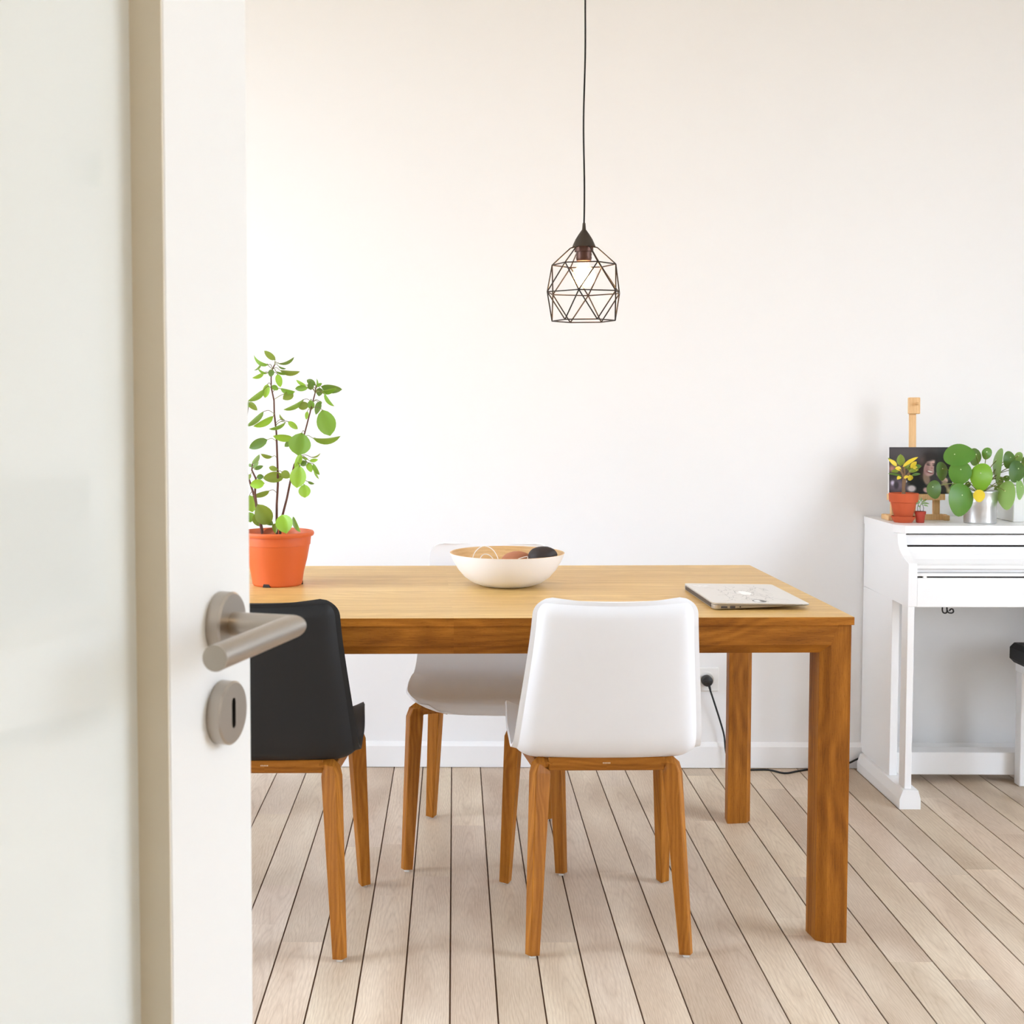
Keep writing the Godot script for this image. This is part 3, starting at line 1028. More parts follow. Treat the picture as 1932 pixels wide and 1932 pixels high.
func tall_plant() -> void:
	var o := thing("potted_plant", "tall leafy green plant in a big terracotta coloured pot on the table", "plant", Vector3(-0.4668, 0.7502, -3.44))
	var s := surf()
	lathe(s, [Vector2(0, 0.004), Vector2(0.058, 0.004), Vector2(0.0625, 0.0), Vector2(0.0655, 0.004), Vector2(0.0700, 0.035), Vector2(0.0790, 0.070), Vector2(0.0845, 0.100), Vector2(0.0855, 0.1065), Vector2(0.0874, 0.1072), Vector2(0.0892, 0.128), Vector2(0.0890, 0.1300), Vector2(0.0955, 0.1305), Vector2(0.0970, 0.134), Vector2(0.0970, 0.138), Vector2(0.0950, 0.1415), Vector2(0.0905, 0.1420), Vector2(0.0880, 0.138), Vector2(0.0850, 0.115), Vector2(0, 0.115)], 64, Transform3D.IDENTITY, 28.0)
	obj("pot", s, M.terracotta_plastic, o)
	# drainage notches at the foot
	for a in [-18.0, 100.0, 222.0]:
		s = surf()
		var t := Transform3D(Basis(Vector3.UP, deg_to_rad(a)), Vector3.ZERO)
		prism(s, [Vector2(-0.0105, 0.0004), Vector2(0.0105, 0.0004), Vector2(0.0075, 0.0085), Vector2(-0.0075, 0.0085)], 0.056, 0.0668, t)
		obj("drain_notch", s, M.gap_dark, o)
	s = surf()
	lathe(s, [Vector2(0.0855, 0.118), Vector2(0.05, 0.126), Vector2(0.0, 0.129)], 32)
	obj("soil", s, M.soil, o)
	for k in STEMS.size():
		var pts := []
		var rr := []
		var n: int = STEMS[k].size()
		for i in n:
			pts.append(Vector3(STEMS[k][i][0], STEMS[k][i][1], STEM_Z[k] + 3.0 * sin(i * 1.7)) / 1000.0)
			rr.append(lerpf(0.0034 if k != 2 else 0.0044, 0.0013, float(i) / n))
		s = surf()
		tube(s, pts, rr, 8)
		obj("stem", s, M.bark, o)
	rng.seed = 33
	for i in LEAVES.size():
		var q: Array = LEAVES[i]
		var root := stem_near(Vector2(q[0], q[1]))
		var z0 := root.z + rng.randf_range(-14, 14)
		var L := Vector2(q[2] - q[0], q[3] - q[1]).length()
		var w: float = q[4]
		var true_w := maxf(w, L * 0.46)
		var tilt := acos(clampf(w / true_w, 0.15, 1.0))
		var low_leaf: bool = q[1] < 200 and i < 75
		var base := Vector3(q[0], q[1], z0) / 1000.0
		var tipz := z0 + rng.randf_range(-0.35, 0.35) * L
		if low_leaf: tipz = z0
		var tip := Vector3(q[2], q[3], tipz) / 1000.0
		if i in [33, 35, 57, 58]:
			base.z += 0.022
			tip.z = base.z + 0.004
		if i == 72 or i == 73 or i == 74:
			base.z = 0.040
			tip.z = 0.062
		var d := (tip - base).normalized()
		var facing := Vector3(0.1, 0.12, 1.0)
		facing = (facing - d * facing.dot(d)).normalized()
		# narrow ones are turned about their length, upper face up
		var sgn := -1.0 if d.cross(facing).dot(Vector3.UP) > 0.0 else 1.0
		var up := facing.rotated(d, tilt * sgn)
		s = surf()
		leaf(s, base, tip, true_w / 1000.0, up, 0.10 if low_leaf else rng.randf_range(0.04, 0.22), rng.randf_range(0.2, 0.5), 0.52 if w > 30 else 0.45)
		var m: Material = [M.leaf_green, M.leaf_green, M.leaf_dark, M.leaf_lime, M.leaf_olive][rng.randi() % 5]
		if i in [21, 20, 27, 31, 32, 24, 52, 70]: m = M.leaf_dark
		if i in [33, 35, 34, 25]: m = M.leaf_green
		if i in [57, 56, 58, 67, 72, 30, 9, 11]: m = M.leaf_lime
		if i in [45, 46, 47]: m = M.leaf_blue
		if i in [62, 61, 65, 69, 71]: m = M.leaf_olive
		var lf := obj("leaf", s, m, o)
		var rp := root / 1000.0
		if rp.distance_to(base) > 0.006 and not low_leaf and i < 75:
			s = surf()
			var bow := (rp + base) / 2.0 + Vector3(0, 0.006, 0)
			tube(s, spline([rp, bow, base, base.lerp(tip, 0.1)], 3), 0.0008, 5, false)
			obj("petiole", s, M.petiole_dark if i % 2 else M.petiole, lf)
	s = surf()
	leaf(s, Vector3(-0.03, 0.124, 0.04), Vector3(0.0, 0.150, 0.03), 0.026, Vector3(0, 0.6, 1), 0.2, 0.4)
	tag(obj("leaf", s, M.dry_leaf, o), "dry brown leaf on the soil")

func pot_with_saucer() -> void:
	# variegated croton in a clay pot
	var o := thing("potted_plant", "small yellow and green variegated plant in a clay pot with saucer on the piano", "plant", Vector3(1.4215, 0.8502, -4.155))
	var s := surf()
	lathe(s, [Vector2(0, 0.0), Vector2(0.027, 0.0), Vector2(0.029, 0.002), Vector2(0.038, 0.019), Vector2(0.036, 0.020), Vector2(0.030, 0.012), Vector2(0.0, 0.012)], 40)
	obj("saucer", s, M.terracotta, o)
	s = surf()
	lathe(s, [Vector2(0, 0.0125), Vector2(0.0255, 0.0125), Vector2(0.027, 0.014), Vector2(0.0395, 0.064), Vector2(0.0435, 0.065), Vector2(0.0455, 0.091), Vector2(0.0445, 0.0925), Vector2(0.041, 0.0925), Vector2(0.039, 0.084), Vector2(0, 0.084)], 48)
	obj("pot", s, M.terracotta, o)
	s = surf()
	lathe(s, [Vector2(0.0395, 0.085), Vector2(0, 0.088)], 24)
	obj("soil", s, M.soil, o)
	s = surf()
	tube(s, [Vector3(0, 0.086, 0), Vector3(-0.001, 0.110, 0), Vector3(0.001, 0.135, 0), Vector3(0.003, 0.150, 0.002)], [0.0058, 0.0050, 0.0060, 0.0040], 10)
	obj("trunk", s, M.trunk, o)
	for b in [[Vector3(0, 0.135, 0), Vector3(-0.014, 0.168, 0.004)], [Vector3(0.002, 0.14, 0), Vector3(0.022, 0.168, 0.004)], [Vector3(0, 0.14, 0), Vector3(0.0, 0.176, -0.004)]]:
		s = surf()
		tube(s, [b[0], (b[0] + b[1]) / 2.0 + Vector3(0.002, 0, 0), b[1]], [0.0036, 0.003, 0.0022], 8)
		obj("branch", s, M.trunk, o)
	var list := [[-26, 178, -51, 199, 11, 1], [-30, 176, -49, 203, 9, 0], [-12, 178, -11, 215, 20, 0], [-5, 176, 39, 207, 10, 1], [23, 171, 38, 192, 12, 1], [26, 169, 52, 178, 15, 0], [-10, 166, -30, 171, 13, 1], [-7, 145, -48, 153, 6, 0], [-12, 145, -25, 137, 10, 1], [19, 150, 24, 131, 14, 1], [26, 147, 55, 152, 8, 0], [0, 140, 12, 147, 8, 1], [16, 160, 34, 166, 9, 0], [4, 168, 20, 200, 12, 0], [20, 158, 46, 166, 10, 0], [-20, 160, -40, 160, 10, 0], [28, 176, 44, 164, 11, 1], [10, 172, 26, 160, 12, 0]]
	rng.seed = 8
	for q in list:
		s = surf()
		var z := rng.randf_range(-0.012, 0.018)
		leaf(s, Vector3(q[0] * 0.9 - z * 340.0, q[1], z * 1000.0) / 1000.0, Vector3(q[2] - z * 340.0, q[3], z * 1000.0 + rng.randf_range(-12, 12)) / 1000.0, q[4] / 800.0, Vector3(-0.3, 0.6, 1.0), 0.15, 0.3)
		obj("leaf", s, M.leaf_yellow if q[5] else [M.leaf_dark, M.leaf_olive][rng.randi() % 2], o)

func tiny_plant() -> void:
	var o := thing("potted_plant", "tiny sparse grey green plant in a small red pot on the piano", "plant", Vector3(1.4695, 0.8502, -4.140))
	var s := surf()
	lathe(s, [Vector2(0, 0), Vector2(0.0112, 0), Vector2(0.012, 0.001), Vector2(0.0150, 0.026), Vector2(0.0168, 0.0265), Vector2(0.0175, 0.0355), Vector2(0.0160, 0.0362), Vector2(0.0145, 0.031), Vector2(0, 0.031)], 32)
	obj("pot", s, M.red_clay, o)
	s = surf()
	lathe(s, [Vector2(0.015, 0.031), Vector2(0, 0.033)], 16)
	obj("soil", s, M.soil, o)
	for b in [[-8, 32, -10, 48, -4, 66], [7, 32, 9, 46, 4, 64], [1, 32, -2, 46, 2, 60]]:
		s = surf()
		tube(s, spline([Vector3(b[0], b[1], 2) / 1000.0, Vector3(b[2], b[3], 3) / 1000.0, Vector3(b[4], b[5], 0) / 1000.0], 4), 0.0008, 5)
		obj("stem", s, M.hinge_grey, o)
	rng.seed = 14
	for q in [[-4, 66, -22, 76], [-3, 64, -20, 58], [0, 66, 2, 80], [3, 64, 20, 74], [4, 62, 26, 60], [8, 56, 22, 52], [-8, 54, -2, 48], [-2, 62, -12, 70], [5, 66, 14, 70], [0, 58, 10, 62]]:
		s = surf()
		leaf(s, Vector3(q[0], q[1], 2) / 1000.0, Vector3(q[2], q[3], rng.randf_range(-6, 8)) / 1000.0, 0.0055, Vector3(0, 0.5, 1), 0.15, 0.3)
		obj("leaf", s, [M.leaf_blue, M.leaf_olive, M.trunk][rng.randi() % 3], o)

const PILEA := [[-73,217,44,35,-80],[-64,161,34,36,10],[-1,149,33,40,5],[-57,79,35,48,8],[46,187,13,50,-12],[-17,210,18,26,10],[16,220,15,18,30],[90,201,18,26,20],[116,208,12,16,30],[114,165,23,33,25],[76,93,26,42,-15],[126,109,12,30,5],[-146,109,22,27,-25],[-120,165,16,28,-8],[-78,105,19,23,10],[60,133,12,14,0],[81,142,11,9,0],[-40,121,9,9,0],[53,105,11,14,0],[-4,89,18,18,0],[150,190,24,28,15],[158,140,22,28,20]]

func money_plant() -> void:
	var o := thing("potted_plant", "round-leaved green plant in a shiny zinc pot on the piano", "plant", Vector3(1.6530, 0.8502, -4.13))
	var s := surf()
	lathe(s, [Vector2(0, 0.003), Vector2(0.0455, 0.003), Vector2(0.0470, 0.0), Vector2(0.0485, 0.002), Vector2(0.0485, 0.006), Vector2(0.0492, 0.055), Vector2(0.0505, 0.060), Vector2(0.0497, 0.064), Vector2(0.0510, 0.068), Vector2(0.0500, 0.072), Vector2(0.0516, 0.095), Vector2(0.0535, 0.0985), Vector2(0.0535, 0.1015), Vector2(0.0515, 0.103), Vector2(0.0500, 0.099), Vector2(0.048, 0.088), Vector2(0, 0.088)], 56, Transform3D.IDENTITY, 60.0)
	obj("pot", s, M.zinc, o)
	s = surf()
	lathe(s, [Vector2(0.0485, 0.090), Vector2(0, 0.095)], 24)
	obj("soil", s, M.soil, o)
	rng.seed = 4
	for i in PILEA.size():
		var q: Array = PILEA[i]
		var z := (0.045 if i in [2, 3, 10, 12, 19] else (0.02 if i in [1, 9, 11] else -0.01)) + rng.randf_range(-0.012, 0.012)
		if i == 19: z = 0.060
		var c := Vector3(q[0] / 1000.0 - z * 0.4, q[1] / 1000.0 + z * 0.04, z)
		var rx: float = q[2] / 1000.0
		var ry: float = q[3] / 1000.0
		var rmax := maxf(rx, ry)
		# a round blade, turned so that it looks as narrow as it does
		var ang := deg_to_rad(float(q[4]))
		var n := Vector3(-0.38, 0.10, 0.93).normalized()
		var t := acos(clampf(minf(rx, ry) / rmax / 0.96, 0.2, 1.0))
		if rx < ry: n = n.rotated(Vector3.UP, t * (1.0 if i % 2 else -1.0))
		else: n = n.rotated(Vector3.RIGHT, -t)
		var v := Vector3.UP.rotated(Vector3(0, 0, 1), -ang)
		v = (v - n * v.dot(n)).normalized()
		var u := v.cross(n)
		s = surf()
		var rows := []
		for e in 6:
			var f := e / 5.0
			var row := []
			for k in 28:
				var a := TAU * k / 28.0
				var r := rmax * (1.0 + 0.17 * pow(maxf(0.0, -sin(a)), 7.0)) * f
				row.append(c + u * (cos(a) * r * 0.96) + v * (sin(a) * r) + n * (rmax * (0.10 * f * f * cos(2.0 * a) * 0.7 - 0.16 * f * f)))
			rows.append(row)
		sheet(s, rows, false, 1, true)
		var m: Material = [M.pilea_green, M.pilea_green, M.pilea_dark][rng.randi() % 3]
		if i == 2: m = M.pilea_lime
		if i in [10, 11, 8]: m = M.pilea_pale
		if i in [5, 7, 13, 15, 17, 12, 9]: m = M.pilea_dark
		if i == 19: m = M.leaf_yellow
		if i in [0, 1, 3]: m = M.pilea_green
		var lf := obj("leaf", s, m, o)
		var hub := c + v * rmax * 0.22
		s = surf()
		lathe(s, [Vector2(0.0019, 0.0), Vector2(0.0016, 0.0010), Vector2(0, 0.0013)], 10, Transform3D(Basis(u, n, v), hub + n * 0.0004))
		if i != 19: obj("leaf_eye", s, M.leaf_dot, lf)
		s = surf()
		var root := Vector3(rng.randf_range(-0.012, 0.012), 0.094, rng.randf_range(-0.01, 0.01))
		var hb := hub - n * 0.001
		var mid := root.lerp(hb, 0.5) + Vector3(0, 0.02, -0.004)
		tube(s, spline([root, mid, hb], 5), 0.0013, 6)
		obj("petiole", s, M.petiole, lf)

# ---------------------------------------------------------------- things on the table
func bowl_and_contents() -> void:
	var at := Vector3(0.139, 0.7502, -3.43)
	var o := thing("fruit_bowl", "wide white bowl with bamboo inside on the table", "bowl", at)
	var s := surf()
	lathe(s, [Vector2(0, 0.002), Vector2(0.050, 0.002), Vector2(0.054, 0.0), Vector2(0.070, 0.002), Vector2(0.092, 0.010), Vector2(0.112, 0.024), Vector2(0.129, 0.044), Vector2(0.142, 0.066), Vector2(0.1505, 0.0868)], 72, Transform3D.IDENTITY, 30.0)
	obj("outside", s, M.bowl_white, o)
	s = surf()
	lathe(s, [Vector2(0.1505, 0.0868), Vector2(0.1495, 0.0874), Vector2(0.1472, 0.0868), Vector2(0.138, 0.066), Vector2(0.125, 0.046), Vector2(0.108, 0.028), Vector2(0.088, 0.015), Vector2(0.06, 0.007), Vector2(0, 0.006)], 72, Transform3D.IDENTITY, 50.0)
	obj("inside", s, M.bamboo, o)
	var av := thing("avocado", "dark wrinkled avocado leaning on the rim of the white bowl", "fruit", at + Vector3(0.092, 0.074, 0.012), 0.0)
	s = surf()
	_lump(s, Vector3(0.040, 0.031, 0.031), Basis(Vector3(0, 0, 1), 0.35), 3, 0.05, 0.18)
	obj("flesh", s, M.avocado, av)
	var pt := thing("sweet_potato", "reddish brown sweet potato lying in the white bowl", "vegetable", at + Vector3(0.030, 0.052, -0.022), 0.0)
	s = surf()
	_lump(s, Vector3(0.050, 0.035, 0.036), Basis(Vector3(0, 1, 0), 0.3), 7, 0.06, 0.1)
	obj("flesh", s, M.tuber, pt)
	var w := thing("charging_cable", "thin white cable looped in the bowl", "cable", at + Vector3(-0.052, 0.07, -0.01))
	s = surf()
	var pts := [Vector3(-0.040, -0.045, 0.01), Vector3(-0.040, -0.01, 0.0), Vector3(-0.031, 0.016, -0.01), Vector3(-0.008, 0.030, -0.02), Vector3(0.018, 0.018, -0.012), Vector3(0.031, -0.014, 0.01), Vector3(0.020, -0.046, 0.03), Vector3(-0.010, -0.050, 0.036), Vector3(-0.026, -0.02, 0.026), Vector3(-0.014, 0.008, 0.012), Vector3(0.004, 0.010, 0.010), Vector3(0.022, -0.008, 0.022), Vector3(0.036, -0.030, 0.034), Vector3(0.05, -0.020, 0.048), Vector3(0.075, 0.002, 0.053), Vector3(0.099, 0.010, 0.050), Vector3(0.104, 0.006, 0.048), Vector3(0.098, -0.020, 0.046)]
	tube(s, spline(pts, 6), 0.0012, 6)
	obj("wire", s, M.white_wire, w)

func _lump(s: SurfaceTool, r: Vector3, b: Basis, seed_: int, rough: float, taper: float) -> void:
	var n := FastNoiseLite.new()
	n.seed = seed_
	n.frequency = 0.9
	var rows := []
	for i in 17:
		var a := PI * i / 16.0
		var row := []
		for k in 28:
			var c := TAU * k / 28.0
			var d := Vector3(cos(a), sin(a) * cos(c), sin(a) * sin(c))
			var f := 1.0 + rough * n.get_noise_3dv(d * 2.0)
			var q := d * r * f
			q.y *= 1.0 - taper * d.x
			q.z *= 1.0 - taper * d.x
			row.append(b * q)
		rows.append(row)
	sheet(s, rows, true, 1, true)

func laptop() -> void:
	var o := thing("laptop", "closed silver laptop with line drawings and a round sticker on its lid", "laptop", Vector3(0.7075, 0.7502, -3.19), deg_to_rad(2.0))
	var hx := 0.1135
	var hz := 0.1625
	var cr := 0.012
	var outline := func(inset: float) -> Array:
		var q := []
		for c in [[1, 1, 0.0], [-1, 1, 90.0], [-1, -1, 180.0], [1, -1, 270.0]]:
			for k in 6:
				var a := deg_to_rad(c[2] + 18.0 * k)
				q.append(Vector2(c[0] * (hx - cr) + cos(a) * (cr - inset), c[1] * (hz - cr) + sin(a) * (cr - inset)))
		return q
	# wedge: thick at the hinge (-x), thin at the front edge
	var bottom := func(x: float) -> float: return lerpf(0.0015, 0.0095, smoothstep(-1.0, 1.0, x / hx))
	var seam := func(x: float) -> float: return lerpf(0.0128, 0.0108, (x / hx + 1.0) / 2.0)
	var top := func(x: float) -> float: return lerpf(0.0176, 0.0140, (x / hx + 1.0) / 2.0)
	var ring := func(f: Callable, inset: float, add: float) -> Array:
		var r := []
		for p in outline.call(inset): r.append(Vector3(p.x, f.call(p.x) + add, p.y))
		return r
	var s := surf()
	var b0: Array = ring.call(bottom, 0.004, 0.0)
	var b1: Array = ring.call(bottom, 0.0005, 0.0012)
	var b2: Array = ring.call(seam, 0.0, -0.0004)
	sheet(s, [b0, b1, b2], false, 1, true)
	face(s, b0, Vector3.DOWN)
	face(s, b2, Vector3.UP)
	obj("base", s, M.aluminium, o)
	s = surf()
	var l0: Array = ring.call(seam, 0.0008, 0.0005)
	var l1: Array = ring.call(top, 0.0, -0.0012)
	var l2: Array = ring.call(top, 0.0012, 0.0)
	face(s, l0, Vector3.DOWN)
	sheet(s, [l0, l1], false, 1, true)
	sheet(s, [l1, l2], false, 2, true)
	obj("lid", s, M.aluminium, o)
	s = surf()
	var uv := []
	for p in l2: uv.append(Vector2((hz - p.z) / (2.0 * hz), 0.0))
	for i in l2.size(): uv[i] = Vector2((l2[i].x + hx) / (2.0 * hx), (l2[i].z + hz) / (2.0 * hz))
	face(s, l2, Vector3.UP, uv)
	tag(obj("lid_cover", s, M.lid_print, o), "lid with pale emblem, fine line drawings and round sticker")
	obj("hinge", span(surf(), Vector3(-hx - 0.0004, 0.004, -hz + 0.02), Vector3(-hx + 0.004, 0.0135, hz - 0.02), 0.001), M.hinge_grey, o)
	for q in [[-0.095, -0.080, 0.0045], [-0.074, -0.062, 0.005]]:
		obj("port", span(surf(), Vector3(q[0], 0.0045, hz - 0.002), Vector3(q[1], 0.0045 + q[2], hz + 0.0002)), M.hinge_grey, o)
	s = surf()
	lathe(s, [Vector2(0.0017, 0), Vector2(0, 0)], 12, Transform3D(Basis(Vector3(1, 0, 0), Vector3(0, 0, 1), Vector3(0, -1, 0)), Vector3(-0.0505, 0.0075, hz + 0.0002)))
	obj("audio_jack", s, M.keyhole, o)
	for q in [[-0.09, -0.13], [-0.09, 0.13]]:
		s = surf()
		lathe(s, [Vector2(0, 0), Vector2(0.006, 0), Vector2(0.0065, 0.002), Vector2(0, 0.0022)], 14, Transform3D(Basis.IDENTITY, Vector3(q[0], 0, q[1])))
		obj("rubber_foot", s, M.black_rubber, o)

# ---------------------------------------------------------------- wall socket and cable
func socket_and_cable() -> void:
	var o := thing("wall_socket", "white double wall socket behind the table", "socket", Vector3(0.812, 0.300, ZB))
	obj("plate", bx(Vector3(0.152, 0.081, 0.010), Vector3(0, 0, 0.005), 0.003), M.plastic_white, o)
	for dx in [-0.036, 0.036]:
		var s := surf()
		lathe(s, [Vector2(0.027, 0.0), Vector2(0.027, 0.002), Vector2(0.0215, 0.0022), Vector2(0.020, -0.004), Vector2(0, -0.004)], 36, Transform3D(Basis(Vector3(1, 0, 0), Vector3(0, 0, 1), Vector3(0, -1, 0)), Vector3(dx, 0, 0.010)))
		obj("outlet", s, M.plastic_white, o)
	var c := thing("power_cable", "black power plug and cable running from the socket to the piano", "cable", Vector3(0.846, 0.299, ZB))
	var p := surf()
	lathe(p, [Vector2(0, 0.012), Vector2(0.0175, 0.012), Vector2(0.0185, 0.016), Vector2(0.0185, 0.030), Vector2(0.0165, 0.036), Vector2(0.009, 0.040), Vector2(0, 0.041)], 32, Transform3D(Basis(Vector3(1, 0, 0), Vector3(0, 0, 1), Vector3(0, -1, 0)), Vector3.ZERO), 40.0)
	box(p, Vector3(0, 0, 0.040), Vector3(0.030, 0.007, 0.006), 0.002)
	tube(p, [Vector3(0.002, -0.004, 0.032), Vector3(0.005, -0.016, 0.034), Vector3(0.009, -0.028, 0.033)], [0.0055, 0.0045, 0.0035], 12)
	obj("plug", p, M.black_rubber, c)
	var s := surf()
	var w := [Vector3(0.853, 0.275, -4.344), Vector3(0.870, 0.225, -4.346), Vector3(0.890, 0.165, -4.350), Vector3(0.904, 0.115, -4.350), Vector3(0.910, 0.060, -4.345), Vector3(0.925, 0.020, -4.337), Vector3(0.950, 0.0035, -4.331), Vector3(0.997, 0.0033, -4.333), Vector3(1.051, 0.0033, -4.333), Vector3(1.093, 0.0033, -4.296), Vector3(1.140, 0.0033, -4.318), Vector3(1.185, 0.0033, -4.342), Vector3(1.250, 0.008, -4.345), Vector3(1.315, 0.022, -4.346), Vector3(1.345, 0.034, -4.350), Vector3(1.3655, 0.042, -4.352)]
	for i in w.size(): w[i] -= c.position
	tube(s, spline(w, 6), 0.0031, 8)
	obj("cord", s, M.black_rubber, c)

# ---------------------------------------------------------------- piano
func piano() -> void:
	var x0 := 1.367
	var W := 1.45
	var o := thing("digital_piano", "white upright digital piano with closed lid against the back wall", "piano", Vector3(x0, 0, ZB))
	# local z = 0 at the wall, positive to the room
	var zk := 0.437   # key bed front
	var zt := 0.318   # front of the top
	var side := [Vector2(0.006, 0.615), Vector2(0.02, 0.618), Vector2(zk - 0.004, 0.612), Vector2(zk, 0.616), Vector2(zk, 0.740), Vector2(zk - 0.004, 0.745), Vector2(0.405, 0.752), Vector2(0.376, 0.763), Vector2(0.352, 0.778), Vector2(0.338, 0.795), Vector2(0.333, 0.812), Vector2(0.332, 0.8255), Vector2(0.006, 0.8255)]
	var T := 0.026
	var turned := Basis(Vector3(0, 0, 1), Vector3(0, 1, 0), Vector3(1, 0, 0))
	for k in 2:
		var s := surf()
		var a := 0.0 if k == 0 else W - T
		prism(s, side, a, a + T, Transform3D(turned, Vector3.ZERO))
		obj("cheek", s, M.white_satin, o)
	# top board with cut corner
	var s := surf()
	var tp := [Vector2(-0.002, 0.006), Vector2(W + 0.002, 0.006), Vector2(W + 0.002, 0.29), Vector2(W - 0.022, 0.338), Vector2(0.022, 0.338), Vector2(-0.002, 0.29)]
	prism(s, tp, -0.826, -0.850, Transform3D(Basis(Vector3(1, 0, 0), Vector3(0, 0, 1), Vector3(0, -1, 0)), Vector3.ZERO))
	obj("top_board", s, M.white_satin, o)
	# inner body: back, music panel, fall board, key slip
	obj("body", span(surf(), Vector3(T, 0.616, 0.008), Vector3(W - T, 0.700, 0.38)), M.white_satin, o)
	obj("body_upper", span(surf(), Vector3(T, 0.700, 0.008), Vector3(W - T, 0.8257, 0.29)), M.gap_dark, o)
	obj("music_panel", span(surf(), Vector3(T + 0.001, 0.7885, 0.292), Vector3(W - T - 0.001, 0.8205, 0.322), 0.0015), M.white_satin, o)
	s = surf()
	prism(s, [Vector2(0.29, 0.772), Vector2(0.331, 0.7845), Vector2(0.334, 0.783), Vector2(0.350, 0.766), Vector2(0.372, 0.751), Vector2(0.402, 0.7405), Vector2(0.427, 0.7375), Vector2(0.430, 0.7345), Vector2(0.430, 0.7285), Vector2(0.29, 0.7285)], T + 0.0008, W - T - 0.0008, Transform3D(turned, Vector3.ZERO))
	obj("fall_board", s, M.white_satin, o)
	obj("fall_board_lip", span(surf(), Vector3(T + 0.0008, 0.7165, 0.29), Vector3(W - T - 0.0008, 0.7265, 0.418), 0.001), M.white_satin, o)
	obj("fall_board_edge", span(surf(), Vector3(T + 0.0008, 0.7060, 0.29), Vector3(W - T - 0.0008, 0.7155, 0.432), 0.0012), M.white_satin, o)
	obj("key_gap", span(surf(), Vector3(T, 0.700, 0.29), Vector3(W - T, 0.7056, 0.424)), M.gap_dark, o)
	obj("buffer", span(surf(), Vector3(0.045, 0.7012, 0.415), Vector3(0.056, 0.7060, 0.434), 0.0008), M.plastic_white, o)
	obj("key_slip", span(surf(), Vector3(T, 0.613, 0.37), Vector3(W - T, 0.7012, zk - 0.0015), 0.0015), M.white_satin, o)
	# stand: side panel at the back, slim post in front, foot board
	for k in 2:
		var a := 0.0 if k == 0 else W - 0.024
		obj("side_panel", span(surf(), Vector3(a, 0.058, 0.004), Vector3(a + 0.024, 0.616, 0.294), 0.0012), M.white_satin, o)
		obj("post", span(surf(), Vector3(a - 0.001, 0.058, 0.386), Vector3(a + 0.020, 0.614, 0.436), 0.0015), M.white_satin, o)
		s = surf()
		prism(s, [Vector2(-0.020, 0.0), Vector2(0.044, 0.0), Vector2(0.044, 0.030), Vector2(0.036, 0.058), Vector2(-0.010, 0.058), Vector2(-0.020, 0.030)], 0.034, 0.452, Transform3D(Basis(Vector3(1, 0, 0), Vector3(0, 1, 0), Vector3(0, 0, 1)), Vector3(a, 0, 0)))
		obj("foot", s, M.white_satin, o)
	obj("stretcher", span(surf(), Vector3(0.03, 0.025, 0.10), Vector3(W - 0.03, 0.098, 0.168), 0.0015), M.white_satin, o)
	# wire headphone hook under the key bed
	s = surf()
	var h := Vector3(0.117, 0.613, 0.40)
	tube(s, spline([h, h + Vector3(0, -0.016, 0), h + Vector3(0.004, -0.0225, 0.001), h + Vector3(0.010, -0.0225, 0.002), h + Vector3(0.013, -0.018, 0.002), h + Vector3(0.013, 0.0, 0)], 5), 0.0023, 8)
	tube(s, spline([h + Vector3(0.014, -0.014, 0.002), h + Vector3(0.017, -0.021, 0.004), h + Vector3(0.026, -0.022, 0.006), h + Vector3(0.031, -0.018, 0.006), h + Vector3(0.029, -0.011, 0.006), h + Vector3(0.023, -0.010, 0.006), h + Vector3(0.019, -0.016, 0.005)], 5), 0.0023, 8)
	tag(obj("headphone_hook", s, M.black_rubber, o), "small black wire hook under the key bed")
	# bench pushed in under the piano
	var b := thing("piano_bench", "white piano bench with a black padded seat, at the right edge", "bench", Vector3(1.80, 0, -4.215))
	var bw := 0.56
	var bd := 0.33
	s = surf()
	box(s, Vector3(bw / 2.0, 0.425, bd / 2.0), Vector3(bw + 0.02, 0.064, bd + 0.02), 0.014)
	obj("seat_pad", s, M.leather_black, b)
	obj("seat_frame", span(surf(), Vector3(0.008, 0.366, 0.008), Vector3(bw - 0.008, 0.3935, bd - 0.008), 0.002), M.white_satin, b)
	for q in [[0.01, 0.012], [bw - 0.05, 0.012], [0.01, bd - 0.052], [bw - 0.05, bd - 0.052]]:
		obj("leg", span(surf(), Vector3(q[0], 0.0, q[1]), Vector3(q[0] + 0.04, 0.367, q[1] + 0.04), 0.002), M.white_satin, b)

